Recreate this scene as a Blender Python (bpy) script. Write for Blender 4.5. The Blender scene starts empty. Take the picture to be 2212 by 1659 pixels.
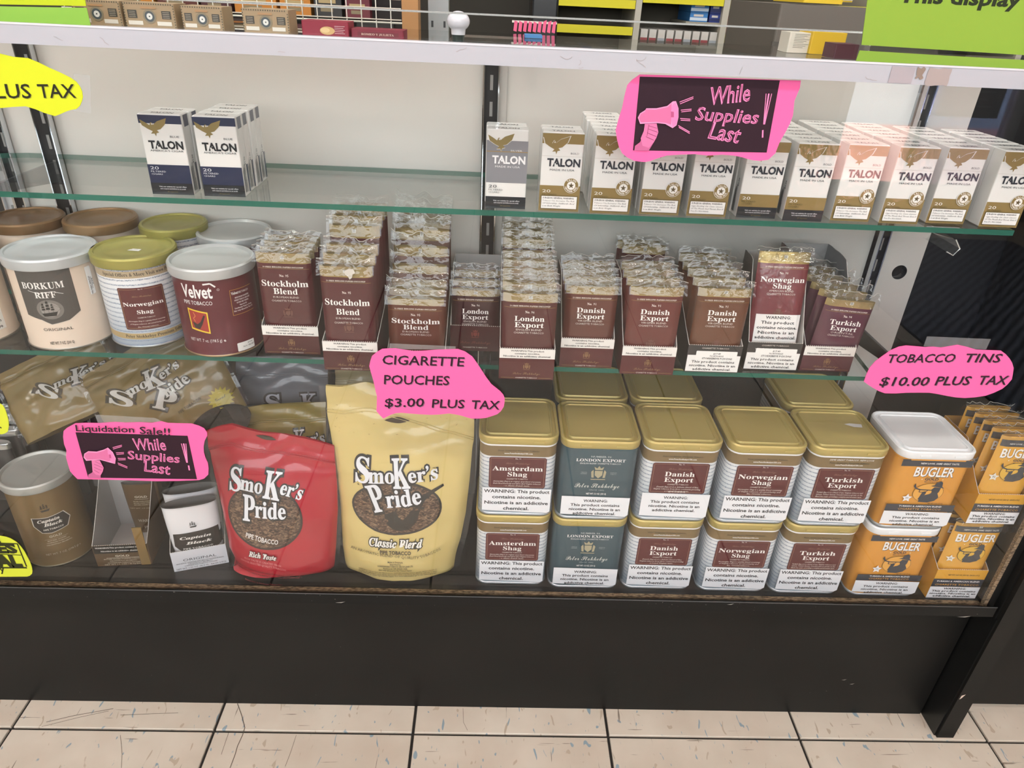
import bpy, bmesh, math, random
from mathutils import Vector, Matrix, noise
from mathutils.geometry import tessellate_polygon
random.seed(7)
C = bpy.context.scene.collection
SC = bpy.context.scene
W, H = 2212, 1659
YAW, PITCH, ROLL, FPX = 0.037887, 0.516, 0.049297, 1518.86
CAM = Vector((0.7107, -0.6822, 1.0163))
_f = Vector((math.sin(YAW)*math.cos(PITCH), math.cos(YAW)*math.cos(PITCH), -math.sin(PITCH)))
_r = Vector((math.cos(YAW), -math.sin(YAW), 0)); _u = _r.cross(_f)
R2 = _r*math.cos(ROLL)+_u*math.sin(ROLL); U2 = -_r*math.sin(ROLL)+_u*math.cos(ROLL)

# ------------------------------------------------------------------ camera, world, lights, exposure
cd = bpy.data.cameras.new('camera'); cam = bpy.data.objects.new('camera', cd); C.objects.link(cam)
cd.sensor_width = 36; cd.lens = FPX/W*36; cd.clip_start = .02
m = Matrix((R2, U2, -_f)).transposed().to_4x4(); m.translation = CAM
cam.matrix_world = m
SC.camera = cam
SC.view_settings.view_transform = 'Standard'; SC.view_settings.look = 'None'
SC.view_settings.gamma = 1; SC.view_settings.use_curve_mapping = False
SC.view_settings.exposure = -0.42
SC.cycles.max_bounces = 10; SC.cycles.transparent_max_bounces = 24
SC.cycles.diffuse_bounces = 3; SC.cycles.glossy_bounces = 4; SC.cycles.transmission_bounces = 4
SC.cycles.caustics_reflective = False; SC.cycles.caustics_refractive = False
SC.cycles.sample_clamp_indirect = 25; SC.cycles.use_denoising = True
wd = bpy.data.worlds.new('world'); SC.world = wd; wd.use_nodes = True
bg = wd.node_tree.nodes['Background']
sky = wd.node_tree.nodes.new('ShaderNodeTexSky'); sky.sky_type = 'HOSEK_WILKIE'; sky.turbidity = 3
sky.sun_direction = (-.3, -.5, .8)
wd.node_tree.links.new(sky.outputs[0], bg.inputs[0]); bg.inputs[1].default_value = 3.0

def area(name, loc, size, rot, power, col=(1, 1, 1)):
    l = bpy.data.lights.new(name, 'AREA'); l.shape = 'RECTANGLE'; l.size, l.size_y = size
    l.energy = power; l.color = col
    o = bpy.data.objects.new(name, l); C.objects.link(o); o.location = loc; o.rotation_euler = rot
    return o
CEIL = 2.75
LAMPS = [(-.9, -1.3), (.75, -1.3), (2.4, -1.3), (-.9, .9), (.75, .9), (2.4, .9)]
for x, y in LAMPS:
    area('ceiling_lamp_light', (x, y, CEIL-.075), (1.15, .28), (0, 0, 0), 24, (1, .965, .92))
# daylight entering by the shop window above the sill, and through the glazed door
area('window_daylight', (0.2, -2.92, 1.75), (4.2, 1.3), (math.radians(90), 0, 0), 105, (.93, .96, 1))
sun = bpy.data.lights.new('sun', 'SUN'); sun.energy = 135; sun.angle = .01
so = bpy.data.objects.new('sun', sun); C.objects.link(so); so.rotation_euler = (math.radians(-8), math.radians(-48), 0)

# ------------------------------------------------------------------ helpers
def ray(u, v):
    return R2*((u-W/2)/FPX) - U2*((v-H/2)/FPX) + _f
def at_z(u, v, z):
    d = ray(u, v); return CAM + d*((z-CAM.z)/d.z)
def at_y(u, v, y):
    d = ray(u, v); return CAM + d*((y-CAM.y)/d.y)
def lin(c):
    if isinstance(c, str):
        c = [int(c[i:i+2], 16)/255 for i in (0, 2, 4)]
    return tuple((x/12.92 if x <= .04045 else ((x+.055)/1.055)**2.4) for x in c)
_M = {}
def mat(col, rough=.5, metal=0., coat=0., bump=0., bscale=200., spec=.5):
    """one material for each colour and finish, named after its colour"""
    k = (col, rough, metal, coat, bump, bscale, spec)
    if k in _M: return _M[k]
    m = bpy.data.materials.new('paint_'+str(col)); m.use_nodes = True
    nt = m.node_tree; b = nt.nodes['Principled BSDF']
    b.inputs['Base Color'].default_value = (*lin(col), 1); b.inputs['Roughness'].default_value = rough
    b.inputs['Metallic'].default_value = metal; b.inputs['Coat Weight'].default_value = coat
    b.inputs['Coat Roughness'].default_value = .08; b.inputs['Specular IOR Level'].default_value = spec
    if bump:
        t = nt.nodes.new('ShaderNodeTexNoise'); t.inputs['Scale'].default_value = bscale; t.inputs['Detail'].default_value = 3
        tc = nt.nodes.new('ShaderNodeTexCoord'); nt.links.new(tc.outputs['Object'], t.inputs['Vector'])
        bp = nt.nodes.new('ShaderNodeBump'); bp.inputs['Strength'].default_value = bump; bp.inputs['Distance'].default_value = .002
        nt.links.new(t.outputs[0], bp.inputs['Height'])
        nt.links.new(bp.outputs[0], b.inputs['Coat Normal' if coat else 'Normal'])
    _M[k] = m; return m
def P(col):            # printed ink
    return mat(col, .42, 0, .25)
def wrapm(col):        # ink under shiny film
    return mat(col, .4, 0, .8, .35, 90.)
def nodes_mat(name):
    m = bpy.data.materials.new(name); m.use_nodes = True
    return m, m.node_tree, m.node_tree.nodes['Principled BSDF']
def glass_mat(name, tint, f0=.04, k=1., haze=0., bump=0., bscale=60, rough=0.):
    m = bpy.data.materials.new(name); m.use_nodes = True; nt = m.node_tree; nt.nodes.clear()
    N = nt.nodes.new; L = nt.links.new
    out = N('ShaderNodeOutputMaterial'); tr = N('ShaderNodeBsdfTransparent'); gl = N('ShaderNodeBsdfGlossy'); mx = N('ShaderNodeMixShader')
    tr.inputs[0].default_value = (*tint, 1); gl.inputs['Roughness'].default_value = rough
    ge = N('ShaderNodeNewGeometry'); dt = N('ShaderNodeVectorMath'); dt.operation = 'DOT_PRODUCT'
    L(ge.outputs['Incoming'], dt.inputs[0]); L(ge.outputs['Normal'], dt.inputs[1])
    def mth(op, a, b=None):
        n = N('ShaderNodeMath'); n.operation = op
        for i, q in enumerate((a, b)):
            if q is None: continue
            if isinstance(q, (int, float)): n.inputs[i].default_value = q
            else: L(q, n.inputs[i])
        return n.outputs[0]
    ab = mth('ABSOLUTE', dt.outputs['Value']); om = mth('SUBTRACT', 1., ab); p5 = mth('POWER', om, 5.)
    fr = mth('ADD', mth('MULTIPLY', p5, k*(1-f0)), f0)
    L(fr, mx.inputs[0]); L(gl.outputs[0], mx.inputs[2])
    base = tr.outputs[0]
    if haze:
        df = N('ShaderNodeBsdfDiffuse'); m2 = N('ShaderNodeMixShader'); m2.inputs[0].default_value = haze
        df.inputs[0].default_value = (.8, .8, .8, 1)
        L(base, m2.inputs[1]); L(df.outputs[0], m2.inputs[2]); base = m2.outputs[0]
    L(base, mx.inputs[1]); L(mx.outputs[0], out.inputs[0])
    if bump:
        t = N('ShaderNodeTexNoise'); t.inputs['Scale'].default_value = bscale; t.inputs['Detail'].default_value = 3; t.inputs['Distortion'].default_value = .8
        tc = N('ShaderNodeTexCoord'); L(tc.outputs['Object'], t.inputs['Vector'])
        bp = N('ShaderNodeBump'); bp.inputs['Strength'].default_value = bump; bp.inputs['Distance'].default_value = .004
        L(t.outputs[0], bp.inputs['Height']); L(bp.outputs[0], gl.inputs['Normal'])
    return m

class G:
    """collects polygons with a material each; build() links them as one mesh object"""
    def __init__(s): s.v = []; s.f = []; s.m = []
    def face(s, pts, m):
        n = len(s.v); s.v += [tuple(p) for p in pts]; s.f.append(tuple(range(n, n+len(pts)))); s.m.append(m)
    def mesh(s, verts, faces, m):
        n = len(s.v); s.v += [tuple(p) for p in verts]
        for f in faces: s.f.append(tuple(i+n for i in f)); s.m.append(m)
    def box(s, a, b, m, b_=0):
        x0, y0, z0 = a; x1, y1, z1 = b
        if b_:
            pts = rrect(x0, y0, x1, y1, b_, 2)
            return s.prism(pts, z0, z1, m)
        v = [(x0,y0,z0),(x1,y0,z0),(x1,y1,z0),(x0,y1,z0),(x0,y0,z1),(x1,y0,z1),(x1,y1,z1),(x0,y1,z1)]
        s.mesh(v, [(0,3,2,1),(4,5,6,7),(0,1,5,4),(1,2,6,5),(2,3,7,6),(3,0,4,7)], m)
    def prism(s, pts, z0, z1, m, mtop=None):
        n = len(pts); v = [(x, y, z0) for x, y in pts]+[(x, y, z1) for x, y in pts]
        s.mesh(v, [tuple(range(n-1, -1, -1))]+[(i, (i+1) % n, n+(i+1) % n, n+i) for i in range(n)], m)
        s.mesh([(x, y, z1) for x, y in pts], [tuple(range(n))], mtop or m)
    def loops(s, rings, m, cap0=True, cap1=True):
        n = len(rings[0]); v = [p for r in rings for p in r]; f = []
        for k in range(len(rings)-1):
            f += [(k*n+i, k*n+(i+1) % n, (k+1)*n+(i+1) % n, (k+1)*n+i) for i in range(n)]
        if cap0: f.append(tuple(range(n-1, -1, -1)))
        if cap1: f.append(tuple((len(rings)-1)*n+i for i in range(n)))
        s.mesh(v, f, m)
    def lathe(s, prof, n, m, cap0=True, cap1=True):
        s.loops([[(r*math.cos(2*math.pi*i/n), r*math.sin(2*math.pi*i/n), z) for i in range(n)] for r, z in prof], m, cap0, cap1)
    def grid(s, fn, nu, nv, m):
        v = [fn(i/nu, j/nv) for j in range(nv+1) for i in range(nu+1)]
        s.mesh(v, [(j*(nu+1)+i, j*(nu+1)+i+1, (j+1)*(nu+1)+i+1, (j+1)*(nu+1)+i) for j in range(nv) for i in range(nu)], m)
    def tube(s, path, r, m, n=6):
        rings = []
        for i, p in enumerate(path):
            p = Vector(p); d = (Vector(path[min(i+1, len(path)-1)])-Vector(path[max(i-1, 0)])).normalized()
            a = d.cross(Vector((0, 0, 1)) if abs(d.z) < .9 else Vector((1, 0, 0))).normalized(); b = d.cross(a)
            rings.append([tuple(p+a*r*math.cos(t*2*math.pi/n)+b*r*math.sin(t*2*math.pi/n)) for t in range(n)])
        s.loops(rings, m)
    def build(s, name, parent=None, smooth=False, label=None):
        me = bpy.data.meshes.new(name); me.from_pydata(s.v, [], s.f)
        ms = []
        for q in s.m:
            if q not in ms: ms.append(q)
        for q in ms: me.materials.append(q)
        ix = {q: i for i, q in enumerate(ms)}
        me.polygons.foreach_set('material_index', [ix[q] for q in s.m])
        if smooth: me.polygons.foreach_set('use_smooth', [True]*len(s.f))
        me.update()
        o = bpy.data.objects.new(name, me); C.objects.link(o)
        if smooth == 'auto':
            bm = bmesh.new(); bm.from_mesh(me); bmesh.ops.remove_doubles(bm, verts=bm.verts, dist=1e-6)
            for e in bm.edges:
                if len(e.link_faces) == 2 and e.calc_face_angle(0) > .6: e.smooth = False
            bm.to_mesh(me); bm.free()
        if parent: o.parent = parent
        if label: o['label'] = label
        return o
def rrect(x0, y0, x1, y1, r, n=4):
    p = []
    for cx, cy, a in ((x1-r, y0+r, -90), (x1-r, y1-r, 0), (x0+r, y1-r, 90), (x0+r, y0+r, 180)):
        for k in range(n+1):
            t = math.radians(a+90*k/n); p.append((cx+r*math.cos(t), cy+r*math.sin(t)))
    return p

def thing(name, label, cat, loc=(0, 0, 0), rz=0, group=None):
    o = bpy.data.objects.new(name, None); C.objects.link(o); o.empty_display_size = .02
    o.location = loc; o.rotation_euler = (0, 0, rz); o['label'] = label; o['category'] = cat
    if group: o['group'] = group
    return o
def tag(o, label, cat, group=None):
    o['label'] = label; o['category'] = cat
    if group: o['group'] = group
    return o
def dup(root, loc, rz, label, group=None, skip=()):
    r = root.copy(); C.objects.link(r); r.location = loc; r.rotation_euler = (0, 0, rz); r['label'] = label
    if group: r['group'] = group
    for ch in list(root.children):
        if ch.name.split('.')[0] in skip: continue
        c = ch.copy(); C.objects.link(c); c.parent = r
        for g in ch.children:
            d = g.copy(); C.objects.link(d); d.parent = c
    return r
ORD = ['first', 'second', 'third', 'fourth', 'fifth', 'sixth', 'seventh', 'eighth', 'ninth', 'tenth', 'eleventh', 'twelfth']

# ------------------------------------------------------------------ lettering
STY = {'serif': (0x1d400, 0x1d41a), 'script': (0x1d4d0, 0x1d4ea), 'iserif': (0x1d468, 0x1d482)}
_T = {}
def glyphs(s, style, off=0., res=2):
    """outline of a string at size 1 as (verts, faces, width)"""
    k = (s, style, off, res)
    if k in _T: return _T[k]
    body = s; shear = 0
    if style in STY:
        U, L = STY[style]
        body = ''.join(chr(U+ord(c)-65) if 'A' <= c <= 'Z' else chr(L+ord(c)-97) if 'a' <= c <= 'z' else c for c in s)
    if style == 'bold': off += .022
    if style == 'italic': shear = .3
    if style == 'comic': off += .012; shear = .1
    c = bpy.data.curves.new('text', 'FONT'); c.body = body; c.size = 1; c.offset = off; c.resolution_u = res; c.shear = shear
    o = bpy.data.objects.new('text', c)
    me = bpy.data.meshes.new_from_object(o)
    v = [(q.co.x, q.co.y) for q in me.vertices]; f = [tuple(p.vertices) for p in me.polygons]
    bpy.data.meshes.remove(me); bpy.data.objects.remove(o); bpy.data.curves.remove(c)
    xs = [q[0] for q in v] or [0, 1]
    _T[k] = (v, f, min(xs), max(xs)); return _T[k]

class Print:
    """flat print: polygons in label coordinates, stacked in layers, then laid on a surface"""
    STEP = .00006
    def __init__(s, fin=P): s.it = []; s.l = 1; s.fin = fin
    def poly(s, pts, col, up=True):
        t = tessellate_polygon([[Vector((x, y, 0)) for x, y in pts]])
        fs = []
        for a, b, c in t:
            (x0, y0), (x1, y1), (x2, y2) = pts[a], pts[b], pts[c]
            fs.append((a, b, c) if (x1-x0)*(y2-y0)-(x2-x0)*(y1-y0) > 0 else (a, c, b))
        s.it.append((list(pts), fs, col, s.l)); 
        if up: s.l += 1
    def rect(s, x0, y0, x1, y1, col, up=True):
        s.it.append(([(x0, y0), (x1, y0), (x1, y1), (x0, y1)], [(0, 1, 2, 3)], col, s.l))
        if up: s.l += 1
    def rr(s, x0, y0, x1, y1, r, col): s.poly(rrect(x0, y0, x1, y1, r, 3), col)
    def ell(s, cx, cy, rx, ry, col, n=32, a0=0):
        s.poly([(cx+rx*math.cos(2*math.pi*i/n+a0), cy+ry*math.sin(2*math.pi*i/n+a0)) for i in range(n)], col)
    def star(s, cx, cy, r, col, k=.4, n=5):
        s.poly([(cx+(r if i % 2 == 0 else r*k)*math.sin(math.pi*i/n), cy+(r if i % 2 == 0 else r*k)*math.cos(math.pi*i/n)) for i in range(2*n)], col)
    def line(s, pts, w, col):
        for (x0, y0), (x1, y1) in zip(pts, pts[1:]):
            L = math.hypot(x1-x0, y1-y0) or 1; nx, ny = -(y1-y0)/L*w/2, (x1-x0)/L*w/2
            s.it.append(([(x0-nx, y0-ny), (x1-nx, y1-ny), (x1+nx, y1+ny), (x0+nx, y0+ny)], [(0, 1, 2, 3)], col, s.l))
        s.l += 1
    def text(s, t, x, y, h, col, style='', w=None, al='c', rot=0., off=0., res=2, outline=None, ow=.06):
        """cap height h, optional total width w; x is the centre ('c') or left edge ('l')"""
        if outline:
            s.text(t, x, y, h, outline, style, w, al, rot, off+ow, res)
        v, f, a, b = glyphs(t, style, off, res)
        _, _, a0, b0 = glyphs(t, style, 0., res) if off else (0, 0, a, b)
        sy = h/.7; sx = sy if w is None else w/max(b0-a0, 1e-6)
        ox = -(a0+b0)/2 if al == 'c' else (-a0 if al == 'l' else -b0)
        cr, sr = math.cos(rot), math.sin(rot)
        pts = [(x+(q[0]+ox)*sx*cr-q[1]*sy*sr, y+(q[0]+ox)*sx*sr+q[1]*sy*cr) for q in v]
        s.it.append((pts, f, col, s.l)); s.l += 1
    def arc(s, t, cx, cy, r, a0, a1, h, col, style='bold', flip=False):
        """letters set round a circle from angle a0 to a1 (degrees, clockwise from the top)"""
        n = len(t)
        for i, ch in enumerate(t):
            a = math.radians(a0+(a1-a0)*i/max(n-1, 1)); 
            rot = -a+(math.pi if flip else 0)
            if ch == ' ': continue
            rr_ = r+(h if flip else 0)
            s.text(ch, cx+rr_*math.sin(a), cy+rr_*math.cos(a), h, col, style, rot=rot, res=1); s.l -= 1
        s.l += 1
    def build(s, name, parent, surf=None, cell=0, label=None, base=0., smooth=False):
        surf = surf or (lambda x, y, o: (x, -o, y))
        g = G()
        for pts, fs, col, l in s.it:
            m = col if not isinstance(col, (str, tuple)) else s.fin(col)
            if cell:
                bm = bmesh.new(); vv = [bm.verts.new((x, y, 0)) for x, y in pts]
                for f in fs:
                    try: bm.faces.new([vv[i] for i in f])
                    except ValueError: pass
                for ax in (0, 1):
                    lo = min(p[ax] for p in pts); hi = max(p[ax] for p in pts)
                    k = math.ceil(lo/cell+1e-6)
                    while k*cell < hi:
                        co = [0, 0, 0]; co[ax] = k*cell; no = [0, 0, 0]; no[ax] = 1
                        bmesh.ops.bisect_plane(bm, geom=bm.verts[:]+bm.edges[:]+bm.faces[:], plane_co=co, plane_no=no, dist=1e-7)
                        k += 1
                bm.verts.index_update()
                pts = [(q.co.x, q.co.y) for q in bm.verts]; fs = [tuple(q.index for q in f.verts) for f in bm.faces]; bm.free()
            o = base+l*s.STEP
            g.mesh([surf(x, y, o) for x, y in pts], fs, m)
        return g.build(name, parent, label=label, smooth=smooth)

# ------------------------------------------------------------------ the room
T = .3048
YG = .018                      # front face of the case glass
def struct(o):
    o['kind'] = 'structure'; return o
def tile_mat():
    m, nt, b = nodes_mat('vinyl_tile'); N = nt.nodes.new; L = nt.links.new
    tc = N('ShaderNodeTexCoord'); oi = N('ShaderNodeObjectInfo'); ad = N('ShaderNodeVectorMath'); ad.operation = 'ADD'
    sc = N('ShaderNodeVectorMath'); sc.operation = 'SCALE'; sc.inputs['Scale'].default_value = 37.
    cmb = N('ShaderNodeCombineXYZ'); L(oi.outputs['Random'], cmb.inputs[0]); L(oi.outputs['Random'], cmb.inputs[1])
    L(cmb.outputs[0], sc.inputs[0]); L(tc.outputs['Object'], ad.inputs[0]); L(sc.outputs[0], ad.inputs[1])
    def noise_(scale, det, vec, dist=0.):
        t = N('ShaderNodeTexNoise'); t.inputs['Scale'].default_value = scale; t.inputs['Detail'].default_value = det
        t.inputs['Distortion'].default_value = dist; L(vec, t.inputs['Vector']); return t.outputs[0]
    def ramp(src, stops):
        r = N('ShaderNodeValToRGB'); L(src, r.inputs[0]); e = r.color_ramp.elements
        while len(e) < len(stops): e.new(.5)
        for q, (p, c) in zip(e, stops): q.position = p; q.color = c if len(c) == 4 else (*c, 1)
        return r.outputs[0]
    def mix(f, a, b_):
        x = N('ShaderNodeMix'); x.data_type = 'RGBA'; L(f, x.inputs[0])
        for i, q in ((6, a), (7, b_)):
            if isinstance(q, tuple): x.inputs[i].default_value = (*q, 1)
            else: L(q, x.inputs[i])
        return x.outputs[2]
    v = ad.outputs[0]
    mp = N('ShaderNodeMapping'); mp.inputs['Rotation'].default_value = (0, 0, .5); mp.inputs['Scale'].default_value = (1.9, .75, 1); L(v, mp.inputs[0])
    base = ramp(noise_(9, 4, v), [(.3, lin('c6baa9')), (.7, lin('d6cdbd'))])
    chips = ramp(noise_(58, 1, mp.outputs[0], .6), [(.69, (0, 0, 0)), (.72, (1, 1, 1))])
    c1 = mix(chips, base, lin('8fa0a8'))
    chips2 = ramp(noise_(43, 1, mp.outputs[0], .9), [(.28, (1, 1, 1)), (.31, (0, 0, 0))])
    c2 = mix(chips2, c1, lin('b7a894'))
    m2 = N('ShaderNodeMapping'); m2.inputs['Rotation'].default_value = (0, 0, -.75); m2.inputs['Scale'].default_value = (1., 14, 1); L(v, m2.inputs[0])
    scr = ramp(noise_(11, 3, m2.outputs[0], .3), [(.285, (1, 1, 1)), (.31, (0, 0, 0))])
    c3 = mix(scr, c2, lin('8d8071'))
    m3 = N('ShaderNodeMapping'); m3.inputs['Rotation'].default_value = (0, 0, .35); m3.inputs['Scale'].default_value = (20, 1.2, 1); L(v, m3.inputs[0])
    scr2 = ramp(noise_(8, 3, m3.outputs[0], .2), [(.27, (1, 1, 1)), (.3, (0, 0, 0))])
    c4 = mix(scr2, c3, lin('857a6c'))
    L(c4, b.inputs['Base Color']); b.inputs['Roughness'].default_value = .32; b.inputs['Specular IOR Level'].default_value = .35
    return m
TILE = tile_mat()
g = G(); g.box((-2.3, -3.05, -.06), (3.75, 3.3, -.004), mat('2b2622', .8))
floor_ = struct(g.build('floor'))
g = G(); e = .0022; h = T-e
g.loops([[(e, e, -.004), (h, e, -.004), (h, h, -.004), (e, h, -.004)], [(e, e, -.0008), (h, e, -.0008), (h, h, -.0008), (e, h, -.0008)],
         [(e+.0008, e+.0008, 0), (h-.0008, e+.0008, 0), (h-.0008, h-.0008, 0), (e+.0008, h-.0008, 0)]], TILE, cap0=False)
t0 = g.build('tile', floor_)
for j in range(-10, 1):
    for i in range(-7, 12):
        if i == -7 and j == -10: t0.location = (i*T, j*T, 0); continue
        t = t0.copy(); t.location = (i*T, j*T, 0); C.objects.link(t)
wallm = mat('cfccc4', .85); darkw = mat('6d655b', .8)
def wall(name, boxes, m):
    g = G()
    for a, b in boxes: g.box(a, b, m)
    return struct(g.build(name))
wall('wall_left', [((-2.42, -3.05, 0), (-2.3, 3.3, CEIL))], wallm)
wall('wall_right', [((3.75, -3.05, 0), (3.87, 3.3, CEIL))], wallm)
wall('wall_back', [((-2.3, 3.3, 0), (3.75, 3.42, CEIL))], mat('57534c', .85))
# the shop front: a low wall, a wide window band, and the glazed door on the right
wf = wall('wall_front', [((-2.3, -3.17, 0), (2.4, -3.05, 1.05)), ((-2.3, -3.17, 2.45), (3.75, -3.05, CEIL)), ((-2.3, -3.17, 1.05), (-1.95, -3.05, 2.45)),
                         ((2.3, -3.17, 1.05), (2.45, -3.05, 2.45)), ((2.4, -3.17, 0), (2.45, -3.05, 1.05)), ((3.42, -3.17, 0), (3.75, -3.05, 2.45))], darkw)
g = G(); g.box((-2.42, -3.17, CEIL), (3.87, 3.42, CEIL+.1), mat('e6e4de', .9)); struct(g.build('ceiling'))
for i, (x, y) in enumerate(LAMPS):
    t = thing('ceiling_lamp', 'white ceiling lamp trough in the %s row, %s from the window' % (['left', 'middle', 'right'][i % 3], ['first', 'second'][i//3]), 'lamp', (x, y, CEIL-.07))
    g = G()
    for a, b in (((-.62, -.17, 0), (-.58, .17, .07)), ((.58, -.17, 0), (.62, .17, .07)), ((-.58, -.17, 0), (.58, -.145, .07)), ((-.58, .145, 0), (.58, .17, .07)), ((-.58, -.145, .06), (.58, .145, .07))): g.box(a, b, mat('f2f2ee', .5))
    g.build('housing', t)
CLEAR = glass_mat('clear_glass', (.98, .985, .98), f0=.028, k=.9)
# door frame and its panes
AL = mat('c9ced2', .35, .6)
g = G()
for a, b in (((2.45, -3.14, 0), (2.51, -3.08, 2.4)), ((3.36, -3.14, 0), (3.42, -3.08, 2.4)), ((2.51, -3.14, .02), (3.36, -3.08, .17)), ((2.51, -3.14, 2.3), (3.36, -3.08, 2.4)), ((2.885, -3.14, .17), (2.925, -3.08, 2.3))): g.box(a, b, AL)
d = struct(g.build('door_1'))
g = G(); g.box((2.51, -3.113, .17), (2.885, -3.107, 2.3), CLEAR); g.build('pane', d)
g = G(); g.box((2.925, -3.113, .17), (3.36, -3.107, 2.3), glass_mat('blue_tinted_glass', (.55, .62, .78), f0=.05, haze=.25)); g.build('pane', d, label='blue-tinted pane')
pr = Print(); pr.rect(2.97, .52, 3.3, .82, '1c1f26')
for k in range(6): pr.rect(3.02, .57+.035*k, 3.25-.03*(k % 2), .58+.035*k, '59606c')
pr.build('notice', d, surf=lambda x, y, o: (x, -3.094+o*8, y), label='black notice with rows of small grey lettering')
g = G()
for a, b in (((-1.95, -3.14, 1.05), (2.3, -3.08, 1.1)), ((-1.95, -3.14, 2.4), (2.3, -3.08, 2.45)), ((-1.95, -3.14, 1.1), (-1.9, -3.08, 2.4)), ((2.25, -3.14, 1.1), (2.3, -3.08, 2.4)), ((.15, -3.14, 1.1), (.2, -3.08, 2.4))): g.box(a, b, AL)
wn = struct(g.build('window_1'))
for x0, x1 in ((-1.9, .15), (.2, 2.25)):
    g = G(); g.box((x0, -3.113, 1.1), (x1, -3.107, 2.4), CLEAR); g.build('pane', wn)
# outside the door
g = G(); g.box((-6, -6.5, -.12), (12, -3.17, -.02), mat('b9786f', .9, bump=.4, bscale=30)); struct(g.build('pavement'))
g = G(); g.box((-6, -11, -.14), (12, -6.5, -.05), mat('878d95', .9, bump=.3, bscale=20)); struct(g.build('road'))
g = G(); g.box((-6, -11.4, -.14), (12, -11, 3.2), mat('7d7a6a', .9)); struct(g.build('wall_across_street'))
# entrance mat
def mat_mat():
    m, nt, b = nodes_mat('ribbed_mat'); N = nt.nodes.new; L = nt.links.new
    tc = N('ShaderNodeTexCoord'); w = N('ShaderNodeTexWave'); w.inputs['Scale'].default_value = 14; w.inputs['Distortion'].default_value = 2.; w.inputs['Detail'].default_value = 2
    w.bands_direction = 'DIAGONAL'; L(tc.outputs['Object'], w.inputs['Vector'])
    r = N('ShaderNodeValToRGB'); r.color_ramp.elements[0].color = (*lin('262b38'), 1); r.color_ramp.elements[1].color = (*lin('7b8296'), 1)
    L(w.outputs[0], r.inputs[0]); L(r.outputs[0], b.inputs['Base Color']); b.inputs['Roughness'].default_value = .95
    return m
g = G(); g.prism(rrect(2.2, -2.66, 3.3, -.98, .02), 0.0005, .009, mat('15161a', .9), mat_mat())
tag(g.build('entrance_mat'), 'dark navy ribbed mat on the floor tiles before the glazed door', 'mat')

# ------------------------------------------------------------------ display case
ZL, ZD, ZM, ZU, ZT = .262, .273, .616, .8045, .955
YB = .252                     # back panel
blk = mat('1b1a19', .42, bump=.15, bscale=350.); blk2 = mat('121212', .35); railm = mat('aeafb6', .35, bump=.05, bscale=60)
wood = None
def wood_mat():
    m, nt, b = nodes_mat('chipboard'); N = nt.nodes.new; L = nt.links.new
    tc = N('ShaderNodeTexCoord'); mp = N('ShaderNodeMapping'); mp.inputs['Scale'].default_value = (1, 3, 5); t = N('ShaderNodeTexNoise'); t.inputs['Scale'].default_value = 160; t.inputs['Detail'].default_value = 4
    L(tc.outputs['Object'], mp.inputs[0]); L(mp.outputs[0], t.inputs['Vector'])
    r = N('ShaderNodeValToRGB'); r.color_ramp.elements[0].position = .35; r.color_ramp.elements[0].color = (*lin('4a3d30'), 1); r.color_ramp.elements[1].position = .65; r.color_ramp.elements[1].color = (*lin('9a8468'), 1)
    L(t.outputs[0], r.inputs[0]); L(r.outputs[0], b.inputs['Base Color']); b.inputs['Roughness'].default_value = .8
    return m
def black_mat(name, lo, hi, dust):
    m, nt, b = nodes_mat(name); N = nt.nodes.new; L = nt.links.new
    tc = N('ShaderNodeTexCoord'); t = N('ShaderNodeTexNoise'); t.inputs['Scale'].default_value = 5; t.inputs['Detail'].default_value = 6
    L(tc.outputs['Object'], t.inputs['Vector'])
    r = N('ShaderNodeValToRGB'); r.color_ramp.elements[0].position = .3; r.color_ramp.elements[0].color = (*lin(lo), 1); r.color_ramp.elements[1].position = .75; r.color_ramp.elements[1].color = (*lin(hi), 1)
    L(t.outputs[0], r.inputs[0])
    t2 = N('ShaderNodeTexNoise'); t2.inputs['Scale'].default_value = 260; t2.inputs['Detail'].default_value = 2; L(tc.outputs['Object'], t2.inputs['Vector'])
    r2 = N('ShaderNodeValToRGB'); r2.color_ramp.elements[0].position = dust; r2.color_ramp.elements[1].position = dust+.02; L(t2.outputs[0], r2.inputs[0])
    x = N('ShaderNodeMix'); x.data_type = 'RGBA'; L(r2.outputs[0], x.inputs[0]); L(r.outputs[0], x.inputs[6]); x.inputs[7].default_value = (*lin('85807a'), 1)
    L(x.outputs[2], b.inputs['Base Color']); b.inputs['Roughness'].default_value = .45; b.inputs['Specular IOR Level'].default_value = .22
    return m
wood = wood_mat(); blk = black_mat('black_laminate', '151413', '1e1d1b', .80); ledgem = black_mat('black_ledge', '0e0e0e', '191818', .72)
XE = 1.438
case = thing('display_case', 'long black glass-fronted display case with white top rail and two glass shelves', 'display case', (0, 0, 0))
g = G(); g.box((-.95, .048, 0), (XE, .066, ZL-.012), blk); g.build('kick_panel', case)
zA = at_y(1100, 1291, .0115).z; ZS = .2703
g = G(); pf = [(.0115, zA-.0185), (.066, zA-.0185), (.066, ZS), (.030, ZS), (.0115, zA)]
v_ = [(x, y, z) for x in (-.95, XE-.004) for y, z in pf]
g.mesh(v_, [(0, 1, 2, 3, 4), (9, 8, 7, 6, 5)]+[(i, 5+i, 5+(i+1) % 5, (i+1) % 5) for i in range(5)], ledgem); g.tube([(-.95, .0115, zA), (XE-.004, .0115, zA)], .0007, mat('454443', .4), 6); g.build('ledge', case)  # the paler tube paints a highlight line along the ledge's front edge
g = G(); g.box((-.95, .030, ZS), (XE-.012, .036, ZD), wood); g.build('chipboard_edge', case, label='raw brown chipboard strip')
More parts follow.
